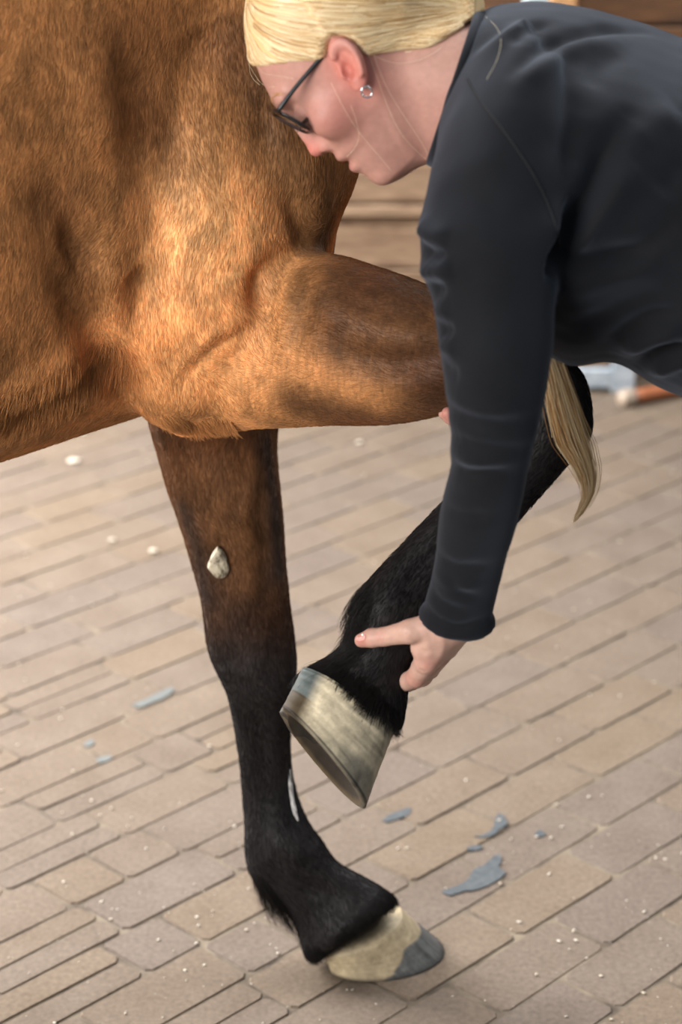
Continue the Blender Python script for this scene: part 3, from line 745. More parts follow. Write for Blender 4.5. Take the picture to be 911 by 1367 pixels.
# ---------------------------------------------------------------- coat: short hairs lying along the limbs
def hairs(co, nv, q, colr, flow, n, keep, length, rad, seed, droop=0.0, lift=(.10, .35), npt=4):
    rs = np.random.RandomState(seed)
    cq = co[q]; ar = np.linalg.norm(np.cross(cq[:, 2]-cq[:, 0], cq[:, 3]-cq[:, 1]), axis=1)*keep(cq.mean(1), nv[q[:, 0]])
    f = rs.choice(len(q), n, p=ar/ar.sum()); u, v_ = rs.rand(n, 1), rs.rand(n, 1)
    ip = lambda A: (A[q[f, 0]]*(1-u)+A[q[f, 1]]*u)*(1-v_)+(A[q[f, 3]]*(1-u)+A[q[f, 2]]*u)*v_
    root = ip(co); nn_ = ip(nv); nn_ /= np.linalg.norm(nn_, axis=1)[:, None]; cl = ip(colr); fl_ = ip(flow)
    sw_ = np.array([[noise.noise((p[0]*16, p[1]*16, p[2]*16+o)) for o in (0, 7, 13)] for p in root])
    fl_ = fl_+sw_*.55+rs.normal(0, .16, (n, 3)); fl_ -= nn_*(fl_*nn_).sum(1)[:, None]; fl_ /= np.linalg.norm(fl_, axis=1)[:, None]+1e-9
    ln = (length(root)*rs.uniform(.6, 1.25, n))[:, None]; lf = rs.uniform(*lift, (n, 1))
    S = []
    for k in range(npt):
        t = k/(npt-1)
        S.append(root+(fl_*t+nn_*lf*(t-.55*t*t))*ln+np.array([0, 0, -1.0])*droop*ln*t*t)
    S = np.stack(S, 1); R_ = np.tile(np.linspace(rad, rad*.35, npt), (n, 1))
    return S, R_, np.clip(cl*rs.uniform(.68, 1.34, (n, 1)), .003, 1)
def fur_material():
    m, nt, b = mat_nodes('coat_hair')
    at = N(nt, 'ShaderNodeAttribute', attribute_name='tone'); L(nt, at.outputs['Color'], b.inputs['Base Color'])
    b.inputs['Roughness'].default_value = .5; b.inputs['Specular IOR Level'].default_value = .12
    return m
M_FUR = fur_material()
nv = vnormals(hco, hq)
view = lambda c_, n_: (((n_*(CAM-c_)).sum(1) > -.25*np.linalg.norm(CAM-c_, axis=1)) & (c_[:, 0] > -.62) & (c_[:, 2] < 1.55)).astype(float)
parts = [hairs(hco, nv, hq, hcol, hflow, 210000, view, lambda r: np.full(len(r), .0085), .00019, 1)]
S, R_, K_ = parts[0]
coat = hair_curves('coat', S, R_, M_FUR, None, K_); attach(coat, horse); coat['kind'] = 'stuff'
# longer fringes: elbow, back of the fetlocks, pasterns, coronets
def near_line(pts, wd, back=0.0):
    hp = [hit(bv, *p) for p in catmull(pts, 6)]; hp = np.array([h for h in hp if h is not None])
    def f(c_, n_):
        lo, hi = hp.min(0)-wd-.05, hp.max(0)+wd+.05; k = np.zeros(len(c_)); i = np.where(((c_ > lo) & (c_ < hi)).all(1))[0]
        d = np.linalg.norm((c_[i][:, None]-hp[None])*np.array([1, .45, 1]), axis=2).min(1); k[i] = d < wd; return k
    return f
bv = bvh_of(hco, hq)
def fringe(name, pts, wd, n, ln, flowv, seed, droop=.25, lift=(.15, .6), rad=.00024, col=None):
    fw = np.tile(np.asarray(flowv, float), (len(hco), 1)) if flowv is not None else hflow
    S, R_, K_ = hairs(hco, nv, hq, hcol if col is None else np.tile(col, (len(hco), 1)), fw, n, near_line(pts, wd), lambda r: np.full(len(r), ln), rad, seed, droop, lift, 7)
    o = hair_curves(name, S, R_, M_FUR, None, K_); attach(o, horse); o['kind'] = 'stuff'; return o
fringe('elbow_fringe', [(225, 562), (260, 570), (300, 566)], .012, 1500, .014, (.4, 0, -.8), 21)
fringe('belly_fringe', [(20, 545), (60, 525), (110, 492), (150, 480)], .03, 3000, .022, (-.2, 0, -1), 22)
DKH = np.array(lin(22, 19, 18))
fringe('fetlock_feather', [(486, 792), (480, 812), (476, 838)], .016, 1500, .038, (-.35, 0, -1), 23, .3, (.05, .35), .0002, DKH)
fringe('fetlock_feather', [(480, 850), (462, 866), (446, 876)], .016, 1200, .035, (-.8, 0, -.35), 24, .3, (.1, .4), .0002, DKH)
fringe('fetlock_feather', [(346, 1178), (356, 1192), (370, 1206)], .014, 420, .045, (.5, 0, -.8), 25, .3, (.1, .4), .0002, DKH)
fringe('coronet_hair', [(405, 900), (440, 908), (475, 930), (505, 958), (522, 978)], .020, 5200, .020, None, 26, .1, (.15, .45), .0002, DKH)
fringe('coronet_hair', [(420, 1276), (440, 1272), (470, 1245), (500, 1218), (520, 1203)], .016, 4200, .013, None, 27, .1, (.15, .40), .0002, DKH)
# ------------------------------------------------------------------ person
person = empty('person', (0.60, 2.13, 0))
tag(person, 'person with blond hair and glasses in dark sweater, bent over and holding the raised hoof', 'person')
HY = 2.13; HO = np.array([470.0, 95.0]); HC = P(470, 95, HY); HS = FPX/np.dot(HC-CAM, FWD)
e_l = -nrm(ray(470, 95))
fdp, udp = np.array([-.71, .704]), np.array([-.704, -.71])
def ortho(v): return nrm(v - e_l*np.dot(v, e_l))
e_f = ortho(RGT*fdp[0]-UPV*fdp[1]); e_u = nrm(np.cross(e_l, e_f)); e_u = e_u if np.dot(e_u, RGT*udp[0]-UPV*udp[1]) > 0 else -e_u
HB = np.array([e_f, e_l, e_u])
def hl(a, l, c): return np.array([a, l, c])/HS          # head pixels to metres
def pxl(px, py, l=0):
    d = np.array([px, py])-HO; return np.array([d@fdp, l, d@udp])/HS
def hw(q): return HC + np.asarray(q)@HB                   # head frame to world
hh = 0.0018
X = grid((-.19, -.125, -.17), (.115, .125, .19), hh)
a_, l_, c_ = X[..., 0], X[..., 1], X[..., 2]
prof = np.array([(-157, 14), (-150, 43), (-138, 68), (-129, 75), (-106, 84), (-94, 87), (-82, 87), (-71, 92), (-56, 90), (-30, 88), (0, 92), (20, 99), (35, 103), (46, 103.5), (75, 95), (98, 85), (133, 57), (150, 40)], float)/HS
back = np.array([(-157, 0), (-140, 5), (-110, -10), (-60, -35), (0, -60), (60, -60), (150, -60)], float)/HS
wid = np.array([(-157, 14), (-150, 20), (-138, 33), (-110, 48), (-80, 61), (-50, 73), (-10, 82), (30, 85), (80, 86), (130, 80), (150, 74)], float)/HS
af = np.interp(c_, prof[:, 0], prof[:, 1]); ab = np.interp(c_, back[:, 0], back[:, 1]); wd = np.interp(c_, wid[:, 0], wid[:, 1])
ac = ab+(af-ab)*.32
ra = np.where(a_ > ac, af-ac, ac-ab); pe = 2.15
q = ((np.abs(a_-ac)/ra)**pe+(np.abs(l_)/wd)**pe)**(1/pe)
face = (q-1)*np.minimum(np.minimum(ra, wd), .07)
face = smax(face, c_-.105, .01); face = smax(face, -.119-c_, .01)
I3 = np.eye(3)
head = smin(face, sd_ell(X, hl(-57, 0, 84), I3, hl(119, 97, 108)), .02)
for s_ in (-1, 1):
    head = smin(head, sd_ell(X, hl(58, 54*s_, -22), I3, hl(30, 24, 26)), .02)        # cheekbone
    head = smin(head, sd_ell(X, hl(90, 34*s_, 38), I3, hl(10, 30, 8)), .012)           # brow
    head = smax(head, -sd_ell(X, hl(104, 38*s_, 6), I3, hl(20, 24, 17)), .012)         # socket
    head = smin(head, sd_ell(X, hl(80, 36*s_, 5), I3, hl(17, 19, 15)), .003)           # lowered lid
nose = sd_cap(X, hl(98, 0, 30), hl(104, 0, -36), 6/HS, 9.5/HS)
nose = smin(nose, sd_ell(X, hl(104, 0, -41), I3, hl(11.5, 12, 10)), .005)
for s_ in (-1, 1): nose = smin(nose, sd_ell(X, hl(92, 12*s_, -46), I3, hl(11, 8.5, 8.5)), .005)
nose = smin(nose, sd_ell(X, hl(92, 0, -20), I3, hl(10, 17, 34)), .008)
head = smin(head, nose, .008)
for s_ in (-1, 1): head = smax(head, -sd_ell(X, hl(97, 9*s_, -54), I3, hl(6, 4, 6)), .003)
head = smin(head, sd_ell(X, hl(84, 0, -70), I3, hl(11, 25, 8)), .005)
head = smin(head, sd_ell(X, hl(82, 0, -93), I3, hl(10, 23, 8.5)), .005)
head = smax(head, -sd_ell(X, hl(94, 0, -82), I3, hl(12, 30, 1.6)), .004)
head = smin(head, sd_ell(X, hl(56, 0, -126), I3, hl(20, 24, 15)), .015)
# neck
def nkp(px, py, l=0): return pxl(px, py, l)
neck = sd_cap(X, nkp(520, 85), nkp(650, 118), 68/HS, 88/HS)
neck = smin(neck, sd_cap(X, nkp(545, 150), nkp(640, 165), 48/HS, 60/HS), .02)
head = smin(head, neck, .022)
# ears
el = np.array([.26, 0, -.966]); es = np.array([.966, 0, .26]); en = np.array([0, 1, 0])
for s_ in (-1, 1):
    eo = pxl(466, 87, 99*s_); tl = math.radians(24)
    ex = es*math.cos(tl)-en*s_*math.sin(tl); ez = en*s_*math.cos(tl)+es*math.sin(tl)      # back edge stands off the head
    R = np.array([ex, el, ez]); Q = (X-eo)@R.T*HS; ex_, ey_, ez_ = Q[..., 0], Q[..., 1], Q[..., 2]
    tap = 1-.25*np.clip(ey_/36, -1, 1)
    rr_ = np.sqrt((ex_/(19*tap))**2+(ey_/36)**2); rad = (rr_-1)*20
    plate = smax(np.abs(ez_+8)-5.5, rad, 3)
    helix = np.sqrt((rad+3.5)**2+(ez_-1)**2)-4.4
    helix = smax(helix, ey_-22+0*ex_, 4); helix = smax(helix, (ex_-8)-np.maximum(0, -(ey_+10))*2, 4)
    anti = np.sqrt((np.sqrt(((ex_-3)/10)**2+((ey_-2)/20)**2)*10-10)**2+(ez_+2.5)**2)-3.0
    anti = smax(anti, ex_-4, 3)
    lobe = sd_ell(Q, (4, 27, -3), I3, (9, 10, 4.5))
    trag = sd_ell(Q, (15, 8, -3), I3, (5, 8, 5))
    ear = smin(smin(plate, helix, 3), smin(lobe, trag, 3), 3); ear = smin(ear, anti, 2.5)
    ear = smax(ear, -sd_ell(Q, (7, 4, 0), I3, (7.5, 12, 10)), 2)
    core = head if s_ == -1 else core
    head = smin(head, ear/HS, .0035)
hv, hqd = surface_nets(head, np.array((-.19, -.125, -.17)), hh)
hvw = hw(hv)

# hands: every finger its own jointed chain
def hand_mesh(chains, palm, h=.0017, kf=.0025):
    """chains: list of finger joint lists [(point, radius)...]; palm: list of capsules"""
    pts = np.array([p for c in chains for p, r in c]+[p for pq in palm for p in pq[:2]])
    lo, hi = pts.min(0)-.032, pts.max(0)+.032
    Xg = grid(lo, hi, h); d = None
    for a, b, r0, r1 in palm:
        s_ = sd_cap(Xg, a, b, r0, r1); d = s_ if d is None else smin(d, s_, .010)
    for c in chains:
        f = None
        for (p, r), (p2, r2) in zip(c, c[1:]):
            s_ = sd_cap(Xg, p, p2, r, r2); f = s_ if f is None else smin(f, s_, .003)
        d = smin(d, f, kf)
    return surface_nets(d, lo, h)
wrist = P(606, 829, 1.968)
K = [P(570, 882, 1.970), P(586, 873, 1.986), P(596, 865, 2.004), P(600, 856, 2.020)]
thumb = [(P(588, 832, 1.963), .0145), (P(548, 843, 1.963), .0128), (P(513, 850, 1.976), .0098), (P(497, 851.5, 1.982), .0100), (P(483, 855, 1.988), .0078)]
index = [(K[0], .0125), (P(556, 904, 1.990), .0108), (P(534, 914, 2.022), .0095), (P(512, 912, 2.052), .0080)]
middle = [(K[1], .0128), (P(564, 903, 2.014), .0108), (P(536, 916, 2.046), .0095), (P(510, 912, 2.075), .0080)]
ringf = [(K[2], .0120), (P(574, 894, 2.040), .0102), (P(546, 908, 2.072), .0090), (P(520, 905, 2.092), .0076)]
little = [(K[3], .0108), (P(582, 880, 2.052), .0090), (P(556, 892, 2.078), .0080), (P(532, 892, 2.095), .0068)]
palm = [(P(600, 822, 1.968), P(614, 828, 1.974), .018, .018), (P(599, 828, 1.967), K[0], .0195, .0135), (P(600, 832, 1.97), K[1], .0195, .0135), (P(610, 834, 1.98), K[2], .0185, .0125), (P(610, 832, 1.985), K[3], .016, .0115),
        (P(584, 836, 1.962), P(562, 864, 1.967), .014, .011), (P(606, 826, 1.969), P(622, 770, 1.955), .020, .019)]
lhv, lhq = hand_mesh([thumb, index, middle, ringf, little], palm)
# far hand under the horse's forearm
fk = [P(655, 572, y) for y in (2.165, 2.187, 2.21, 2.232)]
fch = []
for i, (k_, ln) in enumerate(zip(fk, (1.0, 1.08, 1.0, .82))):
    y = (2.155, 2.185, 2.215, 2.24)[i]
    fch.append([(k_, .0115), (P(655-30*ln, 566, y), .0100), (P(655-48*ln, 557, y-.002), .0088), (P(655-57*ln, 551.5, y-.004), .0072)])
fch.append([(P(688, 580, 2.17), .013), (P(668, 580, 2.14), .0115), (P(650, 568, 2.125), .0098), (P(640, 556, 2.122), .008)])
fpalm = [(P(700, 582, 2.215), k_, .018, .0125) for k_ in fk]+[(P(700, 582, 2.215), P(722, 585, 2.252), .021, .022)]
rhv, rhq = hand_mesh(fch, fpalm, h=.0022)

pb_ = MB(); pb_.add(hvw, hqd.tolist()); pb_.add(lhv, lhq.tolist()); pb_.add(rhv, rhq.tolist())
pb_.add(*tube([P(618, 105, HY), P(680, 150, HY), P(780, 220, HY), P(900, 270, HY), P(1010, 320, HY), P(1100, 400, HY)], [.055, .085, .12, .12, .10, .09], 4, 20))
pb_.add(*tube([P(710, 170, 2.08), P(680, 205, 2.01), P(660, 320, 1.95), P(657, 540, 1.905), P(652, 620, 1.91), P(636, 710, 1.93), P(612, 822, 1.966)], [.05, .04, .034, .028, .025, .022, .022], 4, 16))
pb_.add(*tube([P(720, 160, 2.2), P(725, 200, 2.27), P(726, 320, 2.36), P(718, 440, 2.40), P(716, 520, 2.34), P(718, 584, 2.25)], [.06, .05, .042, .036, .033, .025], 4, 16))
for sg in (-1, 1):
    pb_.add(*tube([P(1090, 390, HY), np.array([.55, HY+.075*sg, .88]), np.array([.61, HY+.10*sg, .48]), np.array([.63, HY+.10*sg, .08])], [.085, .06, .045, .035], 4, 16))
bco, bq = remesh(pb_, .0017)
bco = smooth(bco, bq, 2, .5)
SK = np.array(lin(188, 139, 125)); SKR = np.array(lin(179, 112, 100)); SKP = np.array(lin(201, 161, 144)); LIP = np.array(lin(179, 112, 106))
bcol = np.tile(SK, (len(bco), 1))
loc = (bco-HC)@HB.T*HS
def blush(c, r, col, amt):
    global bcol
    d = np.linalg.norm((loc-np.array(c))/np.array(r), axis=1); wv = (amt*np.exp(-d*d))[:, None]; bcol = bcol*(1-wv)+col*wv
for s_ in (-1, 1):
    blush((55, 66*s_, -25), (38, 30, 34), SKR, .75); blush((-5, 90*s_, 0), (30, 25, 45), np.array(lin(216, 126, 112)), .85); blush((5, 92*s_, -2), (10, 14, 14), np.array(lin(150, 78, 66)), .6)
    blush((98, 9*s_, -55), (7, 5, 6), np.array(lin(120, 50, 44)), .8)
blush((108, 0, -40), (16, 20, 18), np.array(lin(212, 116, 104)), .8); blush((88, 0, -82), (10, 22, 14), LIP, .85)
blush((-120, 40, -60), (60, 80, 50), SKP, .6)
dh = np.linalg.norm(bco-P(560, 850, 1.97), axis=1); m = dh < .12; bcol[m] = SKP*.96
for p, col, r, am in ((P(556, 906, 1.985), SKR, .012, .7), (P(572, 884, 1.96), SKR, .012, .5), (P(590, 886, 1.98), SKR, .010, .5), (P(482, 855, 1.98), SKR, .011, .8), (P(508, 851, 1.97), SKR, .008, .4), (P(594, 549, 2.15), SKR, .02, .6)):
    d = np.linalg.norm(bco-p, axis=1); wv = (am*np.exp(-(d/r)**2))[:, None]; bcol = bcol*(1-wv)+col*wv
bvb = bvh_of(bco, bq); nb_ = vnormals(bco, bq)
bco = relief(bco, nb_, bvb, [([(503, 842), (506, 850), (506, 858)], -.0007, .0018), ([(509, 842), (512, 850), (512, 858)], -.0006, .0018), ([(520, 838), (545, 842), (562, 852)], .0008, .004), ([(560, 893), (568, 898)], -.0009, .002), ([(556, 898), (566, 902)], -.0006, .002), ([(566, 842), (572, 862), (572, 880)], .0012, .004), ([(590, 845), (592, 862), (588, 878)], .0010, .004),
     ([(566, 868), (576, 870)], -.001, .003)])
def skin_material():
    m, nt, b = mat_nodes('skin')
    at = N(nt, 'ShaderNodeAttribute', attribute_name='tone'); tc = N(nt, 'ShaderNodeTexCoord')
    nz = N(nt, 'ShaderNodeTexNoise', Scale=160.0, Detail=4.0); L(nt, tc.outputs['Object'], nz.inputs['Vector'])
    mr = N(nt, 'ShaderNodeMapRange'); mr.inputs[1].default_value = .3; mr.inputs[2].default_value = .7; mr.inputs[3].default_value = .93; mr.inputs[4].default_value = 1.05
    L(nt, nz.outputs['Fac'], mr.inputs[0])
    vm = N(nt, 'ShaderNodeVectorMath', operation='SCALE'); L(nt, at.outputs['Color'], vm.inputs[0]); L(nt, mr.outputs[0], vm.inputs['Scale'])
    L(nt, vm.outputs[0], b.inputs['Base Color']); b.inputs['Roughness'].default_value = .5; b.inputs['Specular IOR Level'].default_value = .35
    b.inputs['Subsurface Weight'].default_value = .18; b.inputs['Subsurface Radius'].default_value = (1, .35, .2); b.inputs['Subsurface Scale'].default_value = .006
    bp = N(nt, 'ShaderNodeBump', Strength=.15, Distance=.0006); L(nt, nz.outputs['Fac'], bp.inputs['Height']); L(nt, bp.outputs[0], b.inputs['Normal'])
    return m
M_SKIN = skin_material()
body = mesh_quads('body', bco, bq, M_SKIN, person, bcol)
# thumbnail
bvb = bvh_of(bco, bq); nl = []
for x, y in catmull([(474.5, 850), (478, 846.5), (485, 846), (488, 849), (487, 854), (480, 856), (475.5, 854), (474.5, 850)], 3)[:-1]:
    h_ = hit(bvb, x, y)
    if h_ is not None: nl.append(h_)
if len(nl) > 8:
    nl = np.array(nl); tn_ = nrm(CAM-nl.mean(0)); v, f = loft(np.array([nl-tn_*.001, nl+tn_*.0006, nl.mean(0)+(nl-nl.mean(0))*.8+tn_*.0011]))
    attach(new_obj('thumbnail', v, f, simple('nail', lin(226, 160, 150), .25)), person)

# ---------------------------------------------------------------- sweater
sw = MB()
sw.add(*loft(sweep_px([(640, 20, 577, 214, HY, HY, .085), (656, 11, 600, 262, HY, HY, .12), (690, 8, 650, 340, HY, HY, .165), (740, 9, 705, 435, HY, HY, .195), (800, 19, 758, 474, HY, HY, .205), (850, 32, 822, 472, HY, HY, .20), (911, 55, 882, 506, HY, HY, .195),
                       (980, 75, 940, 530, HY, HY, .19), (1060, 130, 1000, 570, HY, HY, .19), (1130, 190, 1050, 640, HY, HY, .195), (1185, 270, 1085, 690, HY, HY, .20)], 5, 44, 2.15)))
slv = sweep_px([(624, 78, 690, 30, 2.05, 2.08, .06), (604, 130, 735, 90, 2.02, 2.05, .085), (586, 180, 752, 160, 2.0, 2.02, .09), (574, 228, 757, 225, 1.985, 1.99, .088), (566, 265, 755, 285, 1.97, 1.97, .083), (558, 305, 748, 335, 1.95, 1.95, .077), (563, 358, 741, 385, 1.935, 1.935, .07), (579, 405, 738, 430, 1.92, 1.92, .064), (589, 465, 734, 475, 1.91, 1.91, .060),
                (597, 522, 727, 525, 1.905, 1.905, .057), (600, 575, 716, 578, 1.905, 1.905, .054), (598, 622, 705, 625, 1.91, 1.91, .050), (589, 668, 694, 684, 1.92, 1.92, .047), (584, 712, 683, 728, 1.93, 1.93, .044), (578, 758, 671, 770, 1.945, 1.945, .041), (569, 797, 659, 808, 1.958, 1.958, .039), (563, 823, 652, 838, 1.965, 1.965, .038)], 5, 36, 2.1)
# the cuff opening dips on the near side
axd = nrm(slv[-1].mean(0)-slv[-12].mean(0))
for i in range(1, 16):
    r = slv[-i]; c = r.mean(0); near = ((c-r)@nrm(c-CAM)); near = near/np.abs(near).max()
    slv[-i] = r + axd*(.024*near*(1-i/16)**1.2)[:, None]
sw.add(*loft(slv))
hem = slv[-1]; hc_ = hem.mean(0)
hemt = np.array([tuple(hc_+(p-hc_)*.985-axd*.005) for p in list(hem)+[hem[0], hem[1]]])
sw.add(*tube(hemt, np.full(len(hemt), .0068), 1, 10))
sw.add(*tube([P(715, 150, 2.18), P(722, 200, 2.27), P(726, 320, 2.36), P(718, 440, 2.40), P(714, 520, 2.35), P(708, 582, 2.235)], [.075, .07, .060, .050, .044, .038], 5, 20))
sco, sq = remesh(sw, .0042)
sco = smooth(sco, sq, 5, .5)
bs = bvh_of(sco, sq); ns = vnormals(sco, sq)
SF = [  # folds of the cloth
    ([(742, 345), (752, 318), (768, 285), (790, 245), (810, 200), (835, 160)], -.012, .013), ([(760, 350), (778, 318), (800, 285), (826, 250), (850, 220)], .008, .014), ([(730, 330), (738, 300), (752, 262), (772, 215)], .006, .014),
    ([(735, 365), (745, 345), (755, 330)], -.014, .010), ([(745, 350), (790, 345), (835, 340), (911, 345)], -.007, .012), ([(740, 385), (790, 375), (850, 350), (905, 322)], .005, .016), ([(800, 360), (850, 335), (905, 300)], -.005, .012),
    ([(690, 95), (720, 70), (760, 48), (810, 36), (860, 40)], -.006, .009), ([(700, 110), (735, 80), (775, 62), (830, 52)], .005, .012), ([(680, 60), (700, 40), (730, 30)], -.004, .009), ([(790, 120), (800, 90), (830, 70)], -.003, .012),
    ([(840, 200), (870, 170), (905, 150)], .005, .02), ([(880, 260), (900, 230), (925, 210)], -.005, .014),
    ([(835, 472), (870, 450), (911, 440)], .008, .012), ([(850, 492), (880, 474), (920, 462)], -.007, .009), ([(870, 500), (900, 486), (930, 476)], .006, .010), ([(820, 455), (860, 430), (910, 415)], -.006, .012), ([(760, 440), (800, 425), (850, 405), (910, 380)], -.004, .016),
    ([(560, 300), (575, 315), (600, 322)], .007, .012), ([(560, 330), (575, 340), (600, 340)], -.007, .010), ([(562, 358), (578, 362), (605, 356)], .008, .011), ([(575, 385), (592, 382)], -.005, .009), ([(583, 415), (600, 412)], .004, .009), ([(588, 440), (605, 442)], -.004, .008), ([(590, 460), (610, 464)], .004, .008), ([(594, 490), (615, 500)], -.003, .009),
    ([(598, 545), (630, 562), (670, 570), (716, 566)], -.005, .013), ([(600, 560), (635, 578), (680, 584), (715, 580)], .004, .014), ([(600, 580), (630, 594), (670, 600), (708, 598)], -.005, .013), ([(600, 600), (630, 610), (665, 612), (705, 604)], .004, .013), ([(600, 528), (640, 545), (700, 548)], .004, .010), ([(598, 625), (630, 632), (680, 628)], -.004, .008),
    ([(590, 680), (620, 690), (655, 690)], -.002, .008), ([(580, 740), (610, 758), (650, 756)], -.0035, .008), ([(578, 765), (605, 782), (640, 784)], .003, .008), ([(572, 785), (590, 806), (620, 818)], -.0035, .007), ([(600, 770), (612, 790), (640, 800)], -.003, .006),
    ([(566, 806), (585, 828), (615, 837), (648, 824)], -.0035, .0045),
]
sco = relief(sco, ns, bs, [(p_, a_*(1.5 if p_[0][1] < 700 else 1.0), w_) for p_, a_, w_ in SF])
wr = np.array([noise.noise((p[0]*9+3, p[1]*9, p[2]*9)) for p in sco])*.0045+np.array([noise.noise((p[0]*26, p[1]*26, p[2]*30)) for p in sco])*.0012
sco = sco+ns*wr[:, None]; sco = smooth(sco, sq, 1, .5)
def cloth_mat(name, c0, c1):
    m, nt, b = mat_nodes(name)
    tc = N(nt, 'ShaderNodeTexCoord')
    nz = N(nt, 'ShaderNodeTexNoise', Scale=14.0, Detail=5.0); L(nt, tc.outputs['Object'], nz.inputs['Vector'])
    n2 = N(nt, 'ShaderNodeTexNoise', Scale=700.0, Detail=2.0); L(nt, tc.outputs['Object'], n2.inputs['Vector'])
    rp = N(nt, 'ShaderNodeValToRGB'); e = rp.color_ramp.elements; e[0].position = .35; e[0].color = (*c0, 1); e[1].position = .68; e[1].color = (*c1, 1)
    L(nt, nz.outputs['Fac'], rp.inputs[0]); L(nt, rp.outputs[0], b.inputs['Base Color'])
    b.inputs['Roughness'].default_value = .85; b.inputs['Specular IOR Level'].default_value = .2; b.inputs['Sheen Weight'].default_value = .16; b.inputs['Sheen Roughness'].default_value = .5; b.inputs['Sheen Tint'].default_value = (.7, .8, 1, 1)
    bp = N(nt, 'ShaderNodeBump', Strength=.35, Distance=.0008); L(nt, n2.outputs['Fac'], bp.inputs['Height']); L(nt, bp.outputs[0], b.inputs['Normal'])
    return m
M_CLOTH = cloth_mat('dark_jersey', lin(13, 13, 16), lin(18, 19, 23))
sweater = mesh_quads('sweater', sco, sq, M_CLOTH, person)
bs = bvh_of(sco, sq)
M_SEAM = simple('seam_thread', lin(18, 19, 23), .9)
sp = [hit(bs, *p) for p in catmull([(624, 104), (634, 122), (650, 146), (668, 168), (690, 198), (712, 232), (730, 268), (744, 306), (748, 330)], 6)]
attach(new_obj('raglan_seam', *tube(np.array([s_ for s_ in sp if s_ is not None]), np.full(sum(s_ is not None for s_ in sp), .0011), 1, 6), M_SEAM), person)
cr = sweep_px([(640, 20, 577, 214, HY, HY, .085), (656, 11, 600, 262, HY, HY, .12)], 5, 44, 2.15)[0]
cl_ = np.array(list(cr)+[cr[0], cr[1]]); attach(new_obj('collar', *tube(cl_, np.full(len(cl_), .0055), 1, 8), M_CLOTH), person)
# trousers and shoes (outside the frame)
tw_ = MB()
tw_.add(*tube([P(1050, 330, HY), P(1105, 410, HY), np.array([.57, HY, .90])], [.13, .15, .13], 4, 24))
for sg in (-1, 1): tw_.add(*tube([np.array([.57, HY+.08*sg, .95]), np.array([.59, HY+.09*sg, .8]), np.array([.61, HY+.10*sg, .48]), np.array([.63, HY+.10*sg, .09])], [.11, .10, .075, .06], 4, 20))
tco, tq = remesh(tw_, .012); mesh_quads('trousers', smooth(tco, tq, 4), tq, cloth_mat('dark_trousers', lin(30, 32, 40), lin(40, 42, 52)), person)
M_SHOE = simple('dark_leather', lin(38, 32, 28), .5)
for sg in (-1, 1):
    y = HY+.10*sg
    v, f = loft(np.array([ring3(np.array([x, y, z_]), np.array([0, w_, 0]), np.array([0, 0, h_]), 16, 2.6) for x, z_, w_, h_ in ((.70, .05, .025, .045), (.67, .06, .038, .055), (.62, .062, .04, .058), (.55, .045, .042, .042), (.48, .035, .046, .033), (.43, .026, .035, .024), (.415, .022, .015, .015))])); attach(new_obj('shoe', v, f, M_SHOE), person)

# ---------------------------------------------------------------- hair
def hair_material():
    m, nt, b = mat_nodes('blond_hair')
    at = N(nt, 'ShaderNodeAttribute', attribute_name='tone')
    L(nt, at.outputs['Color'], b.inputs['Base Color']); b.inputs['Roughness'].default_value = .38; b.inputs['Specular IOR Level'].default_value = .6
    return m
M_HAIR = hair_material()
HB0, HB1, HB2 = np.array(lin(226, 192, 140)), np.array(lin(248, 230, 192)), np.array(lin(164, 118, 66))
ECc, ECr = hl(-57, 0, 84), hl(126, 104, 115)
hg = hh; Xh = X
cap = core-6.5/HS
cap = smin(cap, sd_cap(Xh, pxl(535, 0), pxl(612, 4), 66/HS, 32/HS), .02)
pa_, pb2 = pxl(330, 90)[[0, 2]], pxl(600, 60)[[0, 2]]; td = nrm(pb2-pa_); nn = np.array([-td[1], td[0]])
if nn@(pxl(450, -50)[[0, 2]]-pa_) < 0: nn = -nn
cut = -((Xh[..., 0]-pa_[0])*nn[0]+(Xh[..., 2]-pa_[1])*nn[1])
cap = smax(cap, cut, .006); cap = smax(cap, -(Xh[..., 0]+.19-.006), .004); cap = smax(cap, Xh[..., 2]-.182, .004)
for s_ in (-1, 1):
    eo = pxl(464, 84, 100*s_); R = np.array([es, el, en]); Q = (X-eo)@R.T*HS; cap = smax(cap, -sd_ell(Q, (0, 0, 0), I3, (25, 41, 40))/HS, .003)
q0, q1 = pxl(578, 112)[[0, 2]], pxl(664, 58)[[0, 2]]; dq = q1-q0; W2 = np.stack([Xh[..., 0], Xh[..., 2]], -1)-q0; tq_ = np.clip(W2@dq/(dq@dq), 0, 1)
cap = smax(cap, 46/HS-np.linalg.norm(W2-tq_[..., None]*dq, axis=-1), .004)
cvv, cqq = surface_nets(cap, np.array((-.19, -.125, -.17)), hg)
cvv = smooth(cvv, cqq, 3); cw = hw(cvv)
hair = mesh_quads('hair', cw, cqq, M_HAIR, person, np.tile(HB0, (len(cw), 1)))
bvc = bvh_of(cw, cqq); bvl = bvh_of(cvv, cqq)
rs = np.random.RandomState(4)
def ellq(p): return (p-ECc)/ECr
knot = ellq(pxl(628, 2, 0)); kd_ = nrm(knot)
roots = []
line = catmull([(331, 80), (345, 85), (366, 84), (390, 81), (410, 77), (428, 66), (440, 56), (462, 48), (489, 62), (520, 77), (546, 74), (575, 66)], 12)
for i in range(2600):
    x, y = line[rs.randint(len(line))]; y -= abs(rs.normal(0, 1))*26; x += rs.normal(0, 3)
    h_ = hit(bvc, max(x, 329), y)
    if h_ is not None: roots.append(nrm(ellq((h_-HC)@HB.T)))
for i in range(2600):
    d = nrm(rs.normal(size=3)); 
    if d[2] > -.05 and d[0] > -.7: roots.append(d)
st_, cs_, ra_ = [], [], []
M_ = 18
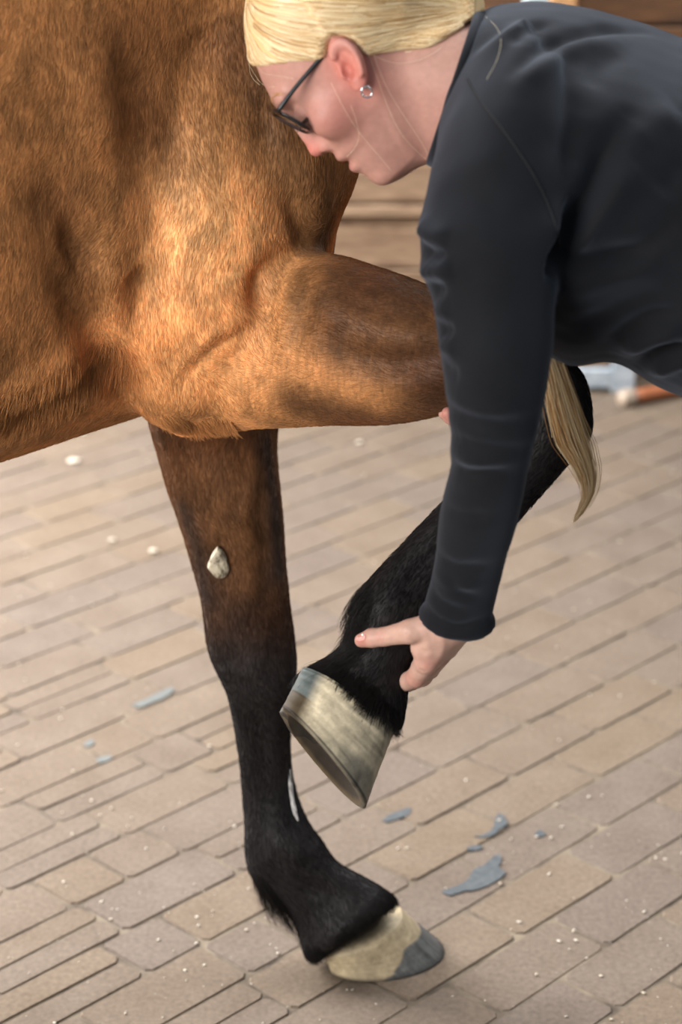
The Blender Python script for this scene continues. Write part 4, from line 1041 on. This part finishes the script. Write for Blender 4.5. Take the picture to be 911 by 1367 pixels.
for r in roots:
    if rs.rand() < .35: r = r*np.array([1, -1, 1]) if rs.rand() < .3 else r
    om = math.acos(np.clip(r@kd_, -1, 1)); lenr = min(rs.uniform(.8, 1.0), max(.2, 1-.34/max(om, .35))); lift = abs(rs.normal(0, .012))+.004
    bow = rs.normal(0, .02)
    pts = []
    for k in range(M_):
        t = k/(M_-1)*lenr
        d = (math.sin((1-t)*om)*r+math.sin(t*om)*kd_)/max(math.sin(om), 1e-3)
        hr_ = bvl.ray_cast(Vector(ECc), Vector(nrm(nrm(d)*ECr)))
        rad = (np.linalg.norm((np.array(hr_[0])-ECc)/ECr) if hr_[0] else 1)+.004+.5*lift*math.sin(math.pi*min(1, t*1.1+.08))
        p = ECc+nrm(d)*rad*ECr
        p = p + np.array([0, 0, 1])*bow*.02*math.sin(t*3.1)
        pts.append(hw(p))
    pts = np.array(pts); q_ = (pts-hw(pxl(464, 84, 100 if r[1] > 0 else -100)))@HB.T*HS; q_ = np.stack([q_@es, q_@el, q_[:, 1]], 1)
    if (((q_/np.array([22, 38, 40]))**2).sum(1) < 1).any(): continue
    wob = rs.normal(0, .0006, 3); pts += np.sin(np.linspace(0, rs.uniform(3, 8), M_)+rs.uniform(0, 6))[:, None]*wob
    st_.append(pts); g = rs.rand(); cs_.append(HB0*(1-g)+(HB1 if rs.rand() < .66 else HB2)*g)
    ra_.append(np.linspace(.00042, .00026, M_))
for i in range(1500):
    x0, y0 = rs.uniform(470, 585), rs.uniform(-45, 70); x1, y1 = rs.uniform(618, 634), 12+(y0-12)*.24; pp = []
    for k in range(M_):
        t = k/(M_-1); h_ = hit(bvc, x0+(x1-x0)*t, y0+(y1-y0)*t**1.3)
        if h_ is not None: pp.append(h_-ray(x0, y0)*rs.uniform(.0004, .0016))
    if len(pp) < 9: continue
    pp = np.array(pp); u_ = np.linspace(0, len(pp)-1, M_); i_ = np.minimum(u_.astype(int), len(pp)-2); pp = pp[i_]+(pp[i_+1]-pp[i_])*(u_-i_)[:, None]
    for _ in range(4): pp[1:-1] = (pp[:-2]+2*pp[1:-1]+pp[2:])/4
    q_ = (pp-hw(pxl(464, 84, 100)))@HB.T*HS; q_ = np.stack([q_@es, q_@el, q_[:, 1]], 1)
    if (((q_/np.array([22, 38, 40]))**2).sum(1) < 1).any(): continue
    st_.append(pp); g = rs.rand(); cs_.append(HB0*(1-g)+(HB1 if rs.rand() < .6 else HB2)*g); ra_.append(np.linspace(.0004, .00026, M_))
hair_o = hair_curves('hair_strands', np.array(st_), np.array(ra_), M_HAIR, None, np.array(cs_)); attach(hair_o, person); hair_o['kind'] = 'stuff'
# ponytail lock hanging between arm and body, in front of the raised knee
guide = catmull([(*P(648, 60, HY),), (*P(660, 170, HY),), (*P(690, 330, 2.10),), (*P(720, 440, 2.05),), (*P(738, 490, 2.04),), (*P(752, 545, 2.045),), (*P(766, 592, 2.05),), (*P(782, 630, 2.05),), (*P(785, 662, 2.05),), (*P(766, 698, 2.05),)], 5)
gw = np.interp(np.arange(len(guide)), [0, 10, 20, 25, 30, 38, 45], [.014, .014, .009, .013, .015, .007, .002])
st2, cs2, ra2 = [], [], []
for i in range(1100):
    u, v_ = rs.normal(0, .5, 2); ln = rs.beta(4, 1.3); ph = rs.uniform(0, 6.28); am = rs.normal(0, .0015)
    n_ = len(guide); pts = []
    for k in range(26):
        t = k/25*ln*(n_-1); i0 = min(int(t), n_-2); f_ = t-i0
        g_ = guide[i0]*(1-f_)+guide[i0+1]*f_; w_ = np.interp(t, np.arange(n_), gw)
        spread = 1+.0*k
        pts.append(g_+RGT*u*w_*spread+FWD*v_*w_*.7+(RGT*.7+UPV*.3)*am*math.sin(ph+k*.35))
    st2.append(pts); g = rs.rand(); cs2.append(HB0*(1-g)*.9+(HB1 if rs.rand() < .45 else HB2)*g); ra2.append(np.linspace(.0004, .00022, 26))
pt = hair_curves('ponytail', np.array(st2), np.array(ra2), M_HAIR, None, np.array(cs2)); attach(pt, person); pt['label'] = 'blond ponytail lock hanging below the chest'
# loose single hairs over face, neck and sweater
fl = []
def loose(pts, lift=.004, bv_=bvb):
    pp = []
    for x, y in catmull(pts, 6):
        hs_ = [hit(b_, x, y) for b_ in (bvb, bs, bvc, bv)]; hs_ = [h for h in hs_ if h is not None]
        if hs_:
            d = min(np.linalg.norm(h-CAM) for h in hs_); d = min(d, 2.3); pp.append(CAM+nrm(ray(x, y))*(d-lift))
    if len(pp) > 5:
        pp = np.array(pp); pp = pp[np.linspace(0, len(pp)-1, 16).astype(int)]
        for _ in range(3): pp[1:-1] = (pp[:-2]+2*pp[1:-1]+pp[2:])/4
        fl.append(pp)
for pts in ([(488, 60), (500, 95), (515, 135), (535, 180), (570, 212)], [(498, 70), (520, 120), (560, 190), (574, 214)], [(440, 110), (470, 165), (510, 215), (522, 226)], [(470, 140), (482, 175), (478, 195), (465, 210)], [(648, 22), (664, 40), (672, 60), (664, 86), (650, 106)],
            [(334, 84), (340, 100), (352, 112), (368, 116)], [(333, 70), (331, 90), (338, 106), (350, 112)], [(336, 78), (348, 98), (372, 100), (392, 104)], [(500, 75), (530, 84), (560, 80), (590, 66)]):
    for k in range(1): loose([(x+rnd.uniform(-3, 3), y+rnd.uniform(-2, 2)) for x, y in pts])
if fl:
    lo_ = hair_curves('loose_hairs', np.array(fl), np.full((len(fl), 16), .00011), M_HAIR, None, np.tile(HB1, (len(fl), 1))); attach(lo_, person); lo_['kind'] = 'stuff'
# eyebrow and lashes
br = []
for s_ in (-1, 1):
    for i in range(45):
        t = rs.rand(); b0 = hl(106-16*t*t-4, (14+44*t)*s_, 40+6*math.sin(t*3)+rs.normal(0, 2.2)); d = hl(-3, 9*s_, 2+rs.normal(0, 1.5))
        q3 = []
        for t3 in (0, .5, 1):
            nr_ = bvb.find_nearest(Vector(hw(b0+d*t3))); q3.append(np.array(nr_[0])+np.array(nr_[1])*.0008)
        br.append(q3)
bw = hair_curves('eyebrows', np.array(br), np.full((len(br), 3), .0002), M_HAIR, None, np.tile(np.array(lin(196, 150, 110)), (len(br), 1))); attach(bw, person)
ls = []
for s_ in (-1, 1):
    for i in range(40):
        an = math.radians(-60+140*i/39)
        b0 = hl(80+17*math.cos(an)*.98, 36*s_+19*math.sin(an)*s_*.98, -1); d = hl(8*math.cos(an)+2, 6*math.sin(an)*s_, -7); ls.append([hw(b0), hw(b0+d*.6), hw(b0+d+hl(1, 0, 2))])
lh = hair_curves('eyelashes', np.array(ls), np.full((len(ls), 3), .0003), M_HAIR, None, np.tile(np.array(lin(50, 34, 24)), (len(ls), 1))); attach(lh, person)

# ---------------------------------------------------------------- glasses and earring
M_RIM = simple('dark_rim', lin(22, 26, 30), .3)
mg, ntg, bgl = mat_nodes('lens_glass'); bgl.inputs['Transmission Weight'].default_value = 1; bgl.inputs['Roughness'].default_value = .02; bgl.inputs['IOR'].default_value = 1.45; bgl.inputs['Base Color'].default_value = (.86, .96, .96, 1)
glasses = []
top, bot = pxl(363, 151), pxl(412, 177); gc = (top+bot)/2; gu = (top-bot)/2
for s_ in (-1, 1):
    cen = np.array([gc[0]-4/HS, .033*s_, gc[2]]); vx = np.array([-.0042, .0265*s_, 0.0015]); 
    t = np.arange(40)/40*2*math.pi; ca, sa = sup(t, 2.6)
    loop = np.array([hw(cen+vx*c1+gu*s1) for c1, s1 in zip(ca, sa)])
    rim = new_obj('rim', *tube(np.concatenate([loop, loop[:2]]), np.full(42, .0013), 1, 8), M_RIM); attach(rim, person); rim.name = 'glasses_rim'
    nf = nrm(hw(np.cross(vx, gu)*1e3)-HC)*.0007; lc = loop.mean(0); inn = lc+(loop-lc)*.97
    v, f = loft(np.array([lc+(inn-lc)*.02-nf, inn-nf, inn+nf, lc+(inn-lc)*.02+nf])); le = attach(new_obj('lens', v, f, mg), person); le.name = 'glasses_lens'
    hp_ = cen+vx*.98+gu*.72
    tp = [hw(hp_), hw(hp_+np.array([-.004, .004*s_, .001])), hw(pxl(400, 113, 84*s_)), hw(pxl(438, 70, 86*s_)), hw(pxl(456, 58, 83*s_)), hw(pxl(470, 62, 78*s_))]
    te = attach(new_obj('temple', *tube(np.array(tp), [.0024, .0024, .0023, .0022, .0021, .0018], 5, 8), M_RIM), person); te.name = 'glasses_temple'
bt = gc+gu*.35
br_ = attach(new_obj('glasses_bridge', *tube(np.array([hw(bt+np.array([0, -.0075, 0])), hw(bt+np.array([.003, 0, .001])), hw(bt+np.array([0, .0075, 0]))]), [.0016, .0016, .0016], 4, 8), M_RIM), person)
M_SILV = simple('silver', (.85, .85, .86), .18, 1.0)
for s_ in (1, -1):
    t = np.arange(22)/20*2*math.pi; ec = pxl(489.5, 121, 104*s_); rr2 = 7.2/HS
    lp = np.array([hw(ec+np.array([rr2*math.cos(a)*.9, rr2*.35*math.sin(a)*s_, rr2*math.sin(a)])) for a in t])
    er = attach(new_obj('earring', *tube(lp, np.full(22, .0011), 1, 8), M_SILV), person)
    low = hw(ec)-np.array([0, 0, rr2])
    ch_ = MB(); ch_.add(*ellipsoid(low-np.array([0, 0, .0015]), np.eye(3)*.0022, 8)); ch_.add(*ellipsoid(low-np.array([0, 0, .006]), np.diag([.0018, .0018, .0028]), 8))
    er2 = new_obj('charm', ch_.verts(), ch_.f, M_SILV); er2.parent = er; er2.matrix_parent_inverse = er.matrix_parent_inverse.copy()
